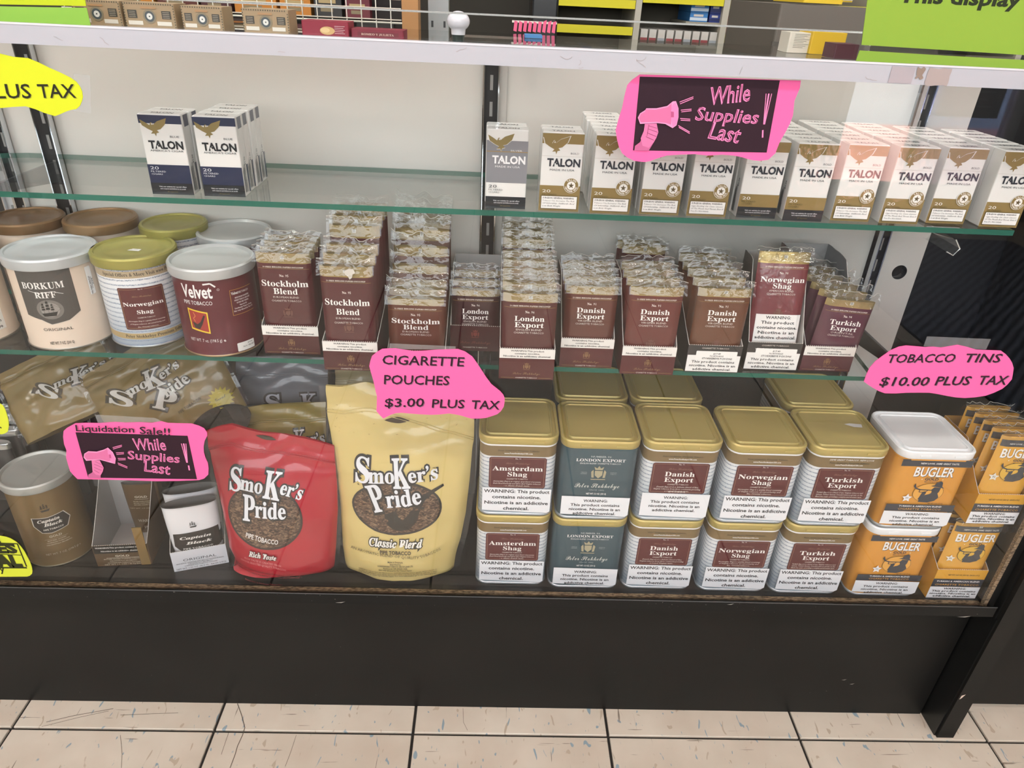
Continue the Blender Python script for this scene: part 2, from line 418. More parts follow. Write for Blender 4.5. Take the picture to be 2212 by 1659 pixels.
g = G(); g.box((-.95, .036, ZD-.016), (XE-.012, .262, ZD), mat('201e1d', .3, bump=.1, bscale=120)); g.build('deck', case)
g = G(); g.box((-.95, YG, .268), (XE-.02, YG+.004, .952), CLEAR); g.build('front_glass', case)
g = G(); g.box((-.95, .009, .9525), (1.436, .034, .9685), railm, 0); g.box((-.95, .0085, .968), (1.436, .012, .9695), mat('d2d0d6', .25)); g.build('top_rail', case)
g = G(); g.box((-.95, .034, .9585), (1.436, .27, .9645), CLEAR); g.build('top_glass', case)
g = G(); g.box((-.95, .022, .968), (1.436, .026, .9915), CLEAR); g.box((-.95, .0215, .9915), (1.436, .0265, .993), mat('d5dad8', .15, .8)); g.build('guard_glass', case)
panelm = mat('d3d1cb', .6, bump=.04, bscale=30)
g = G(); g.box((.0955, YB+.0, ZD), (1.308, YB+.008, .5695), mat('232120', .45)); g.build('lower_lining', case)
ZP = .57
g = G(); g.box((.158, YB, ZP), (.692, YB+.01, .947), panelm); g.build('back_panel', case, label='light grey sliding back panel')
g = G(); g.box((.70, YB+.004, ZP), (1.236, YB+.014, .947), panelm); g.build('back_panel', case, label='light grey back panel')
g = G(); g.box((.7005, YB-.002, ZP), (.722, YB+.003, .947), mat('c3c1bb', .5)); g.build('panel_stile', case)
g = G(); g.box((.0955, YB, ZP), (.157, YB+.01, .947), panelm); g.build('corner_panel', case)
# filler panel with its cable hole, at the right of the back
hp = []; n = 24
cx, cz, rr_ = 1.283, .688, .0105
outer = [(1.246, ZD), (1.309, ZD), (1.309, .947), (1.246, .947)]
g = G(); fm = mat('c9c6c1', .6); Yf = YB-.004
ring = [(cx+rr_*math.cos(2*math.pi*i/n), cz+rr_*math.sin(2*math.pi*i/n)) for i in range(n)]
tris = tessellate_polygon([[Vector((x, z, 0)) for x, z in outer], [Vector((x, z, 0)) for x, z in reversed(ring)]])
allp = outer+list(reversed(ring))
g.mesh([(x, Yf, z) for x, z in allp], [tuple(t) for t in tris], fm)
g.mesh([(x, Yf, z) for x, z in ring]+[(x, Yf+.012, z) for x, z in ring], [(i, (i+1) % n, n+(i+1) % n, n+i) for i in range(n)], mat('3a3836', .8))
g.face([(1.309, Yf, ZD), (1.309, Yf+.016, ZD), (1.309, Yf+.016, .947), (1.309, Yf, .947)], fm)
g.build('filler_panel', case, label='grey filler panel with a round cable hole')
g = G(); g.box((1.31, YB+.012, ZD), (1.43, YB+.018, .947), mat('111216', .5)); g.build('dark_backing', case)  # dark sheet added to give the darkness right of the filler panel
g = G(); g.box((XE-.012, .03, ZL), (XE-.008, .25, .93), CLEAR); g.box((XE-.0085, .024, ZL), (XE+.002, .034, .93), blk2); g.box((XE-.014, .024, ZL), (XE-.0085, .030, .93), wood)
g.build('end_glass', case)
# slotted chrome and black shelf standards
def standard(x, y, z0, z1, w=.0165, name='shelf_standard', chrome=True, col='17171a'):
    g = G(); k = mat(col, .35); ch = mat('dfe2e6', .12, 1.)
    g.box((x, y-.003, z0), (x+w, y, z1), k)
    g.box((x-.0012, y-.009, z0), (x, y, z1), ch if chrome else k); g.box((x+w, y-.009, z0), (x+w+.0015, y, z1), ch)
    z = z0+.02
    while z < z1-.03:
        g.box((x+w*.4, y-.0036, z), (x+w*.62, y-.003, z+.017), mat('8e8e8c', .3)); z += .0305
    return g.build(name, case)
standard(.142, .246, ZD, .946); standard(.6945, .2485, ZD, .946); standard(1.239, .2485, ZD, .946, .010)
xB = at_y(28, 327, .2485).x; standard(xB-.011, .2485, ZD, .946, .011); standard(xB-.026, .2485, ZD, .946, .012, col='c6c6c8')
g = G(); g.box((-.95, YB, ZD), (xB-.028, YB+.006, .946), mat('1a1a1c', .5)); g.build('dark_side_panel', case)
# the two glass shelves, green at the cut edge
EDGE = glass_mat('green_glass_edge', (.05, .42, .33), f0=.09, haze=.38); 
def edge_mat():
    m, nt, b = nodes_mat('green_edge'); b.inputs['Base Color'].default_value = (*lin('2f7564'), 1); b.inputs['Roughness'].default_value = .12
    b.inputs['Transmission Weight'].default_value = .35; b.inputs['IOR'].default_value = 1.3
    return m
EDGE = edge_mat(); SHELF = glass_mat('shelf_glass', (.955, .975, .965), f0=.05, k=.9)
def shelf(name, pts, z, t, label):
    g = G(); n = len(pts)
    g.mesh([(x, y, z-t) for x, y in pts]+[(x, y, z) for x, y in pts], [tuple(range(n-1, -1, -1)), tuple(range(n, 2*n))], SHELF)
    g.mesh([(x, y, z-t) for x, y in pts]+[(x, y, z) for x, y in pts], [(i, (i+1) % n, n+(i+1) % n, n+i) for i in range(n)], EDGE)
    return g.build(name, case, label=label)
shelf('glass_shelf', [(-.3, .068), (1.285, .068), (1.285, .235), (.14, .247), (.118, .247), (.0, .215), (-.3, .21)], ZU, .006, 'upper glass shelf with green cut edge')
shelf('glass_shelf', [(-.3, .068), (1.185, .068), (1.20, .24), (.15, .246), (-.3, .246)], ZM, .006, 'middle glass shelf with green cut edge')
g = G(); PL = glass_mat('clear_plastic', (.93, .94, .94), f0=.07, haze=.06)
def bracket(x, z, w=.004, L=.16, m=None):
    g = G(); m = m or mat('3a3b3e', .3, .5)
    g.mesh([(x, .248, z-.008), (x, .248, z-.034), (x, .248-L, z-.013), (x, .248-L, z-.007)]+[(x+w, .248, z-.008), (x+w, .248, z-.034), (x+w, .248-L, z-.013), (x+w, .248-L, z-.007)],
           [(0, 1, 2, 3), (7, 6, 5, 4), (0, 4, 5, 1), (1, 5, 6, 2), (2, 6, 7, 3), (3, 7, 4, 0)], m)
    g.build('shelf_bracket', case)
for z in (ZU, ZM):
    bracket(.149, z); bracket(.7025, z); bracket(1.243, z)
# folded clear edge clips under the shelf ends
def clip(cx, z):
    g = G(); pth = [(cx-.03, -.002), (cx-.006, -.008), (cx+.002, -.018), (cx-.003, -.026), (cx-.012, -.022)]
    g.mesh([(x, .072, z-.006+q) for x, q in pth]+[(x, .13, z-.006+q) for x, q in pth], [(i, i+1, 6+i, 5+i) for i in range(4)], PL)
    g.tube([(x, .0715, z-.006+q) for x, q in pth[1:]], .0007, mat('e8eceb', .1, .7)); g.build('clear_clip', case)
clip(1.232, ZU); clip(.045, ZM)
# scratches and tape remains on the rail and the kick panel
pr = Print(lambda c: mat(c, .7)); rnd = random.Random(3)
for u, v, n_ in ((115, 78, 5), (215, 80, 6), (600, 112, 4), (985, 112, 6), (1210, 121, 7), (1250, 141, 4), (1375, 128, 7), (1375, 130, 9), (1480, 132, 8), (1500, 128, 7), (1597, 160, 5), (1870, 165, 7), (1250, 147, 3)):
    q = at_y(u, v, .0085); x, z = q.x, q.z; pts = []
    a = rnd.uniform(-1.2, 1.4)
    for k in range(n_):
        if .9455 > z or z > .966: break
        pts.append((x, z)); a += rnd.uniform(-.7, .7); x += .0022*math.cos(a); z += .0016*math.sin(a)
    if len(pts) > 1:
        pr = Print(lambda c: mat(c, .7)); pr.line(pts, .00035, 'a49a98'); pr.build('scratch', case, surf=lambda x, z, o: (x, .0087-o, z))
def patch(u0, v0, u1, v1, col, name, lab, j=0, n=5, y=.0084):
    a = at_y(u0, v0, y); b = at_y(u1, v1, y); rn = random.Random(int(u0)); pr = Print(lambda c: mat(c, .75)); pts = []
    x0, x1, z0, z1 = a.x, b.x, b.z, a.z
    for (p, q) in (((x0, z0), (x1, z0)), ((x1, z0), (x1, z1)), ((x1, z1), (x0, z1)), ((x0, z1), (x0, z0))):
        for k in range(n): pts.append((p[0]+(q[0]-p[0])*k/n+rn.uniform(-j, j), p[1]+(q[1]-p[1])*k/n+rn.uniform(-j, j)))
    pr.poly(pts, col); pr.build(name, case, surf=lambda x, z, o: (x, y-o, z), label=lab)
patch(1928, 143, 1968, 181, 'a59da2', 'tape_mark', 'greyish tape mark on the rail', .0002)
patch(2008, 147, 2045, 186, 'a39693', 'tape_mark', 'brownish torn tape mark on the rail', .0008)
patch(1984, 146, 1992, 169, '8c7a6e', 'torn_label_scrap', 'torn brown paper scrap on the rail', .0014)
for u, v, s in ((735, 1302, .007), (1578, 1306, .005), (1823, 1469, .004), (1840, 1478, .004), (2082, 1333, .01)):
    yy = .0478 if v > 1345 else .0112
    q = at_y(u, v, yy); pr = Print(lambda c: mat(c, .8)); pr.poly([(q.x-s, q.z), (q.x+s*.2, q.z-.0003), (q.x+s, q.z+.0022), (q.x, q.z+.0010)], 'a8a39b')
    pr.build('scuff', case, surf=lambda x, z, o: (x, yy-o, z))

# neighbouring case on the right: its black end panel, foot and low front
nb = thing('neighbouring_display_case', 'second black display case standing at the right end of the long case', 'display case', (0, 0, 0))
g = G(); g.box((1.4405, .010, .0), (1.466, .52, .262), blk2); g.box((1.4405, .014, .262), (1.462, .5, .926), blk2); g.build('end_panel', nb)
g = G(); g.prism([(1.443, .006), (1.47, .006), (1.47, .03), (1.443, .03)], 0, .945, blk); g.build('front_post', nb)
g = G(); g.box((1.4705, .032, .012), (1.4905, .06, .3), blk); g.build('foot', nb)
g = G(); g.box((1.4915, .048, .028), (2.2, .07, .3), blk); g.build('front_panel', nb)
g = G(); g.box((1.51, .05, .31), (2.2, .055, .9), glass_mat('smoked_glass', (.3, .33, .36), f0=.08)); g.build('front_glass', nb)
q = at_y(2078, 1506, .0055); pr = Print(lambda c: mat(c, .8)); pr.poly([(q.x-.002, q.z-.006), (q.x+.0005, q.z-.003), (q.x+.004, q.z+.006), (q.x-.0015, q.z+.003)], 'd8c3b4')
pr.build('chipped_spot', nb, surf=lambda x, z, o: (x, .0058-o, z))

# cracks and drag marks in the vinyl tiles
for pts, w_ in (([(513, 1520), (522, 1545), (529, 1572), (524, 1588), (513, 1612), (508, 1630), (497, 1659)], .0011), ([(494, 1583), (484, 1612), (478, 1630)], .0006), ([(1000, 1530), (1001, 1560), (1010, 1578)], .0005), ([(100, 1560), (160, 1546), (245, 1531)], .0008), ([(90, 1570), (170, 1550), (235, 1536)], .0006), ([(640, 1588), (628, 1625), (616, 1656)], .0005), ([(260, 1588), (264, 1630), (262, 1659)], .0005), ([(260, 1545), (330, 1542), (385, 1540)], .0006)):
    pr = Print(lambda c: mat(c, .8)); pr.line([tuple(at_z(u, v, 0))[:2] for u, v in pts], w_, '5a4d40'); pr.build('crack', floor_, surf=lambda x, y, o: (x, y, .0002+o))

# ------------------------------------------------------------------ cigar packs on the upper shelf
WHT, NAVY, GOLD, BLK = 'e4e3e0', '232c4a', '8d7746', '1e2228'
PW, PH, PD = .0433, .0818, .0212
def eagle(pr, x0, y0, w, h, col, out=None):
    raw = [(938,810),(975,830),(1003,848),(1012,830),(1020,828),(1028,845),(1060,820),(1128,797),(1112,840),(1075,873),(1048,880),(1062,895),(1042,900),(1035,922),(1028,903),(1003,905),(1018,888),(985,872),(950,850)]
    f = lambda k: [(x0+((x-938)/190*k+(1-k)/2)*w, y0+((922-y)/125*k+(1-k)/2)*h) for x, y in raw]
    if out: pr.poly(f(1.07), out)
    pr.poly(f(1), col)
    pr.ell(x0+.43*w, y0+.66*h, .02*w, .05*h, WHT, 8)
def pack_front(kind, warn=0):
    pr = Print(wrapm); w, h = PW, PH; X = lambda f: (f-.5)*w; Y = lambda f: f*h
    R = lambda a, b, c, d, col: pr.rect(X(a), Y(b), X(c), Y(d), col)
    if kind == 'blue':
        R(.0, .885, 1, .985, NAVY); R(0, 0, 1, .38, NAVY); R(0, 0, 1, .145, BLK)
        eagle(pr, X(.03), Y(.73), w*.63, h*.225, '8c7a4a')
        pr.text('BLUE', X(.78), Y(.72), h*.024, '30343c', w=w*.21)
        pr.text('AMERICA\u2019S CIGAR', X(.54), Y(.545), h*.022, '30343c', w=w*.78)
        dk, num, sm = '15181f', 'dfe2e8', 'cfd3dc'
    elif kind == 'silver':
        R(0, .335, 1, .865, '85868c'); R(0, 0, 1, .155, BLK)
        eagle(pr, X(.03), Y(.73), w*.63, h*.225, '8c7a4a', WHT)
        R(0, .725, 1, .733, 'a8874a'); pr.text('SILVER', X(.72), Y(.737), h*.018, 'e8e8ea', w=w*.28)
        pr.text('MADE IN USA', X(.52), Y(.53), h*.024, 'e8e8ea', w=w*.6)
        dk, num, sm = 'ececee', '55565c', '66676c'
    else:
        R(0, .86, 1, .985, GOLD); R(0, 0, 1, .335 if warn else .315, GOLD)
        eagle(pr, X(.03), Y(.73), w*.63, h*.225, '8c7646', WHT)
        pr.text('BOLD', X(.8), Y(.735), h*.024, '77757a', w=w*.2)
        R(0, .706, 1, .709, 'b8b2a8')
        pr.text('MADE IN USA', X(.52), Y(.525), h*.024, '3c4048', w=w*.6)
        dk, num, sm = '232833', 'f0ede6', '5f5230'
    pr.text('TALON', X(.545), Y(.583), h*.094, dk, 'bold', w=w*.80, off=.014)
    R(.325, .581, .355, .62, '85868c' if kind == 'silver' else WHT)
    if kind != 'gold' or not warn:
        pr.rect(X(0), Y(0), X(1), Y(.148), BLK)
        pr.text('Visit our website for special offers', X(.52), Y(.095), h*.016, 'd8d8dc', 'bold', w=w*.66, res=1)
        pr.text('and coupons and follow us on social.', X(.52), Y(.068), h*.016, 'd8d8dc', 'bold', w=w*.62, res=1)
        pr.text('\u25ce CigarClub', X(.5), Y(.03), h*.014, '8c7a4a', w=w*.25, res=1)
    z = .27 if kind != 'gold' else .245
    if kind == 'blue': z = .32
    pr.text('20', X(.07), Y(z), h*.038, num, al='l', w=w*.2)
    pr.text('FILTERED', X(.07), Y(z-.035), h*.02, sm if kind != 'blue' else num, al='l', w=w*.36, res=1)
    pr.text('CIGARS', X(.07), Y(z-.068), h*.02, sm if kind != 'blue' else num, al='l', w=w*.27, res=1)
    if kind == 'gold' and warn:
        pr.rect(X(.045), Y(.03), X(.955), Y(.205), '5c4c28'); pr.rect(X(.06), Y(.037), X(.94), Y(.198), 'f2f1ee')
        L = [['Tobacco Use Increases The Risk', 'Of Infertility, Stillbirth And', 'Low Birth Weight.'], ['Cigar Smoking Can Cause Cancers', 'Of The Mouth And Throat, Even If', 'You Do Not Inhale.']][warn-1]
        pr.text('SURGEON GENERAL WARNING:', X(.09), Y(.165), h*.021, '2a2a2e', 'bold', al='l', w=w*.78, res=1)
        for i, t in enumerate(L): pr.text(t, X(.09), Y(.13-.034*i), h*.02, '3a3a3e', 'italic', al='l', w=w*(.8 if i == 0 else .8*len(t)/len(L[0])), res=1)
        cx, cy, r = X(.77), Y(.345), w*.185
        pr.ell(cx, cy, r, r, 'efece6', 28); pr.ell(cx, cy, r*.95, r*.95, '8b7444', 28); pr.ell(cx, cy, r*.56, r*.56, 'efece6', 24); pr.star(cx, cy, r*.42, '5a4c30')
        pr.arc('TALON', cx, cy, r*.64, -42, 42, r*.24, 'f4f1ea'); pr.arc('NEW BOLDER TASTE', cx, cy, r*.64, 250, 110, r*.2, 'f4f1ea', flip=True)
    return pr
def make_pack(kind, warn, label, group):
    t = thing('cigar_pack', label, 'cigar pack', group=group)
    g = G(); w, h, d = PW/2, PH, PD; b = .0009; m = wrapm(WHT)
    body = [[(x*(1 if i in (1, 2) else 1), y, z) for x, y in rrect(-w+ins, ins, w-ins, d-ins, .0012, 2)] for i, (z, ins) in enumerate(((0, b), (b, 0), (h-b, 0), (h, b)))]
    g.loops(body, m); g.build('carton', t)
    pack_front(kind, warn).build('printed_front', t, base=.00012)
    pr = Print(wrapm); pr.text('TALON', 0, PD*.25, PD*.3, '4a4e58' if kind == 'gold' else '23262e', 'bold', w=PW*.55)
    pr.build('printed_top', t, surf=lambda x, y, o: (x, y, PH+o), base=.0001)
    pr = Print(wrapm); rn = random.Random(5)
    if kind == 'blue': pr.rect(.0055, PH*.845, PD-.0035, PH*.985, NAVY); pr.rect(PD-.006, 0.002, PD-.001, PH*.38, NAVY)
    for k in range(7):
        pr.rect(.003+.0012*k, .004, .0037+.0012*k, .004+rn.uniform(.012, .03), '4c4c50')
    pr.text('$1.00', .0125, .036, .0028, '3a3a3e', 'bold', rot=math.pi/2, res=1)
    side = PW/2
    pr.build('printed_side', t, surf=lambda x, y, o: (side+o, x, y), base=.0001)
    if kind == 'gold' and not warn:
        pr.build('printed_side', t, surf=lambda x, y, o: (-side-o, PD-x, y), base=.0001)
    return t
def pack_column(px, kind, warn, n, colname, group, protos, gap=.0006, yaw=0):
    (u0, v0), (u1, v1) = px
    a = at_z(u0, v0, ZU+.0002); b = at_z(u1, v1, ZU+.0002); a.y = max(a.y, .0705); c = (a+b)/2
    rz = math.atan2(b.y-a.y, b.x-a.x) if yaw is None else yaw
    rn = random.Random(int(u0))
    for k in range(n):
        x = c.x-math.sin(rz)*(PD+gap)*k+(rn.uniform(-.0012, .0012) if k else 0); y = c.y+math.cos(rz)*(PD+gap)*k
        if y+PD > .247: break
        lab = ('%s, at the front of %s' if k == 0 else '%s, {} behind the front of %s'.format(ORD[k-1])) % (dict(blue='white and navy cigar pack', silver='white and grey cigar pack', gold='white and gold cigar pack')[kind], colname)
        key = (kind, warn)
        if key not in protos:
            t = make_pack(kind, warn, lab, group); protos[key] = t; t.location = (x, y, ZU+.0002); t.rotation_euler = (0, 0, rz)
        else: dup(protos[key], (x, y, ZU+.0002), rz, lab, group, skip=('printed_front',) if k else ())
protos = {}
BP = 'navy and white cigar packs'; GP = 'white and gold cigar packs'
pack_column(((330, 419), (421, 421)), 'blue', 0, 2, 'the shorter navy column', BP, protos, yaw=.02)
pack_column(((441, 422.5), (533, 426)), 'blue', 0, 4, 'the longer navy column', BP, protos, yaw=.02)
pack_column(((1047, 449), (1135, 451)), 'silver', 0, 2, 'the short grey column', 'grey and white cigar packs', protos)
cols = [((1160, 455), (1251, 457), 1, 2), ((1271, 461), (1361, 462), 1, 7), ((1377, 463), (1467, 465), 1, 8), ((1478, 467), (1569, 468), 2, 8), ((1587, 470), (1674, 471.5), 0, 8),
        ((1687, 476), (1774, 478), 0, 8), ((1787, 476), (1880, 479), 1, 8), ((1893, 481), (1984, 485), 2, 7), ((1992, 481), (2086, 484), 1, 6), ((2107, 489), (2200, 492), 2, 6)]
for i, (a, b, wn_, n) in enumerate(cols):
    pack_column((a, b), 'gold', wn_, n, '%s gold column' % ORD[i], GP, protos, yaw=0)

# ------------------------------------------------------------------ round tins
SILV = mat('c4c8ca', .33, .55); 
def round_tin(label, name, px_lid, px_bot, z0, r, bodycol, lidcol, h=.110, rim='a9a49a', inner=None, group=None, lidmetal=.35, groove=False, yset=None):
    b = at_z(*px_bot, z0) if px_bot else at_z(*px_lid, z0+h)
    if yset: b = at_y(*px_lid, yset); h = b.z-z0
    t = thing(name, label, 'tin', (b.x, b.y, z0+.0003), 0, group)
    g = G(); g.lathe([(r-.0015, 0), (r, .0015), (r-.0008, .003), (r-.0008, h-.012)], 48, bodycol if not isinstance(bodycol, str) else P(bodycol), cap1=False); g.build('can_body', t, smooth='auto')
    g = G(); g.lathe([(r+.0001, .0002), (r+.0008, .0012), (r+.0001, .0024)], 48, mat(rim, .3, .7), False, False); g.build('bottom_rim', t, smooth=True)
    lm = mat(lidcol, .38, lidmetal); R = r+.0022
    prof = [(R-.0006, h-.0125), (R, h-.011), (R, h-.002), (R-.0015, h), (R-.0045, h), (R-.0055, h-.0018), (R-.015, h-.0022), (R-.0165, h-.0032), (R-.03, h-.0032), (0.0005, h-.0032)]
    if groove: prof = [(R-.0006, h-.0125), (R, h-.011), (R, h-.002), (R-.0015, h), (R-.0035, h), (R-.0055, h-.003), (R-.008, h-.0034), (R-.03, h-.003), (.0005, h-.003)]
    g = G(); g.lathe(prof, 56, lm, True, True); g.build('lid', t, smooth='auto')
    return t
def cyl(r, a0):
    """label laid round the can: x measured along the surface from the direction a0"""
    def f(x, y, o):
        a = a0+x/r; return ((r+o)*math.cos(a), (r+o)*math.sin(a), y)
    return f
def facing(px_bot, z0):
    b = at_z(*px_bot, z0) if len(px_bot) == 2 else Vector(px_bot); return math.atan2(CAM.y-b.y, CAM.x-b.x)
CREAM = 'd9c8b6'
def ship(pr, cx, cy, s, col):
    pr.poly([(cx-.5*s, cy-.1*s), (cx+.55*s, cy+.02*s), (cx+.4*s, cy-.3*s), (cx-.38*s, cy-.32*s)], col)
    for mx, hh, ww in ((-.3, .75, .13), (0, .95, .15), (.28, .7, .12)):
        pr.rect(cx+(mx-.008)*s, cy-.1*s, cx+(mx+.008)*s, cy+hh*s, col)
        for k in range(3):
            y = cy+(hh*.2+k*hh*.25)*s; w = ww*(1-.2*k)*s
            pr.poly([(cx+mx*s-w, y), (cx+mx*s+w*.9, y+.02*s), (cx+mx*s+w*.7, y+hh*.2*s), (cx+mx*s-w*.8, y+hh*.18*s)], col, False)
    pr.l += 1
    pr.line([(cx+.5*s, cy), (cx+.8*s, cy+.25*s), (cx+.28*s, cy+.62*s)], .012*s, col); pr.line([(cx-.3*s, cy+.7*s), (cx-.55*s, cy-.05*s)], .012*s, col)
# cream tin with a ship
t = round_tin('cream round tin with silver lid and a sailing ship label', 'round_tin', (107, 536), (160, 720), ZM, .0478, CREAM, 'c3c9cc', h=.1115, group='tins at the front of the middle shelf')
a0 = facing((160, 720), ZM); pr = Print(); fx = lambda f: f*.0478
pr.poly([(fx(-.95), .101), (fx(.28), .101), (fx(.28), .045), (fx(.0), .037), (fx(-.4), .033), (fx(-.6), .039), (fx(-.95), .044)], '4b4845')
pr.line([(fx(-.62), .0395), (fx(-.4), .0333), (0, .037), (fx(.28), .0455)], .0005, 'cfc8bc')
pr.ell(fx(-.35), .052, .014, .012, '77736e', 24); pr.ell(fx(-.35), .052, .010, .009, '96928c', 24)
pr.text('BORKUM', fx(-.38), .0775, .0078, 'eceae6', 'serif', w=.044); pr.text('RIFF', fx(-.36), .0665, .0075, 'eceae6', 'serif', w=.022)
pr.line([(fx(-.72), .0755), (fx(-.5), .072), (fx(-.2), .074), (fx(.02), .070)], .0005, 'eceae6')
ship(pr, fx(-.38), .049, .016, '23211f')
pr.text('ORIGINAL', fx(-.3), .0255, .0036, '4a4743', w=.031); pr.text('NET WT. 7 OZ. (200 G)', fx(-.3), .008, .0036, '38352f', 'bold', w=.025, res=1)
pr.build('printed_label', t, surf=cyl(.0470, a0), cell=.004, base=.0001)
pr = Print(); pr.rr(fx(.62), .06, fx(.78), .094, .001, 'e6e6e4')
pr.text('$19.99', fx(.735), .075, .002, '333333', 'bold', rot=-math.pi/2, res=1); pr.text('76187304058', fx(.70), .074, .0018, '333333', rot=-math.pi/2, res=1); pr.text('STG PIPE ORIG TIN', fx(.655), .0715, .0018, '333333', 'bold', rot=-math.pi/2, res=1)
pr.build('price_sticker', t, surf=cyl(.0470, a0), cell=.004, base=.0004)
# tin with striped paper and maroon label
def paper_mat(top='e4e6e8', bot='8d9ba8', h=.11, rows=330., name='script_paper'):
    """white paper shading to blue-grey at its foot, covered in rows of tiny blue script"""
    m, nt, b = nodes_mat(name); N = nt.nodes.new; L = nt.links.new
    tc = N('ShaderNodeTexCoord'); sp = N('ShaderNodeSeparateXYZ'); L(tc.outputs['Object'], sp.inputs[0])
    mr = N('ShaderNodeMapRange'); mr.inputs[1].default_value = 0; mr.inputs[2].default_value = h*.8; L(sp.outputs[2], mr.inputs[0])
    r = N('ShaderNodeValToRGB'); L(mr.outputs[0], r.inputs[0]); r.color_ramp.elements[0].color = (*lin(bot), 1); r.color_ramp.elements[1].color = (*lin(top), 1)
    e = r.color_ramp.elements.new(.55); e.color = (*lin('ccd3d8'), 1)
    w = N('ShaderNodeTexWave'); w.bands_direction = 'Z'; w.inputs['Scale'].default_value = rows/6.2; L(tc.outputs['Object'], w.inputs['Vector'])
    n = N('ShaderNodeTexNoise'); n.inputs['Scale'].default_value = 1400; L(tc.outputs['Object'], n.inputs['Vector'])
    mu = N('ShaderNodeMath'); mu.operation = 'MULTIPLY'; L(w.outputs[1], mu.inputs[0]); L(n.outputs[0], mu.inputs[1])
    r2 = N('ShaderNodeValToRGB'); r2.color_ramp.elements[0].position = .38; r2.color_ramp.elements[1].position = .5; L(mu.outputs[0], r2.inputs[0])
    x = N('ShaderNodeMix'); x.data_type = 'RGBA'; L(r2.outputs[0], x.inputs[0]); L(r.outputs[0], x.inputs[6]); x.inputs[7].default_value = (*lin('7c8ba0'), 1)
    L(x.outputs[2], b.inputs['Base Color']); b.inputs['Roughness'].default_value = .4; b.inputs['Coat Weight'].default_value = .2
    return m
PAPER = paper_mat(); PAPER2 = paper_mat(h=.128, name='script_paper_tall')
MAR = '571b20'
def stok_panel(pr, cx, y0, w, h, l1, l2, no, sm, sub='CIGARETTE TOBACCO', frame='9a7f58', net=None):
    pr.rr(cx-w/2, y0, cx+w/2, y0+h, w*.04, MAR)
    a, b, c, d, e = cx-w*.475, cx+w*.475, y0+h*.035, y0+h*.965, w*.008
    for q in ((a, c, b, c+e), (a, d-e, b, d), (a, c, a+e, d), (b-e, c, b, d)): pr.rect(*q, frame, False)
    pr.l += 1
    pr.rect(cx-w*.08, d-w*.012, cx+w*.08, d+w*.008, MAR); pr.text(no, cx, d-w*.018, w*.028, 'e5ddd5', 'serif', w=w*.1, res=1)
    pr.text('Peter Stokkebye', cx, y0+h*.78, w*.045, frame, 'script', w=w*.42, res=1)
    pr.text(l1, cx, y0+h*.57, w*.098, 'f1eeea', 'serif', w=w*(.098*len(l1) if len(l1) > 6 else .088*len(l1)))
    pr.text(l2, cx, y0+h*.385, w*.098, 'f1eeea', 'serif', w=w*.086*len(l2))
    pr.text(sub, cx, y0+h*.28, w*.03, 'e0d8d0', w=w*.38, res=1)
    for i, s_ in enumerate(sm): pr.text(s_, cx, y0+h*(.2-.07*i), w*.03, 'e5ddd5', 'italic', w=w*min(.84, .017*len(s_)+.05), res=1)
    if net: pr.text(net, cx, y0+h*.04, w*.03, 'e5ddd5', 'bold', w=w*.3, res=1)
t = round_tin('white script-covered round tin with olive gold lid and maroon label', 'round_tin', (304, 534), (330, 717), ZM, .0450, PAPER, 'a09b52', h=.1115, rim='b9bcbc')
a0 = facing((330, 717), ZM); pr = Print(); r = .0442
pr.rect(-.065, .088, .06, .0965, 'b1a083'); pr.text('Special Offers & More Visit www.PeterS', 0, .0905, .0042, '2e2b26', 'serif', w=.086)
pr.rect(-.065, .011, .06, .0185, 'b19c70'); pr.text('Peter Stokkebye Premium Tobacco', .006, .013, .004, '2e2b26', 'serif', w=.075)
stok_panel(pr, -.003, .0235, .05, .053, 'Norwegian', 'Shag', 'No. 90', ['Norwegian Shag is a quality blend consisting', 'of Virginia tobaccos, air-cured burley and', 'fine Oriental tobaccos.'])
pr.build('printed_label', t, surf=cyl(r, a0), cell=.004, base=.0001)
pr = Print(lambda c: mat(c, .6)); pr.poly([(-.005, -.006), (.009, -.0075), (.010, -.001), (-.001, .0005)], 'e9e9e6'); pr.text('761873', .002, -.0035, .0018, '8a8a88', 'bold', w=.008, res=1)
pr.build('price_sticker', t, surf=lambda x, y, o: (x, y, .1115-.0031+o), base=.0002)
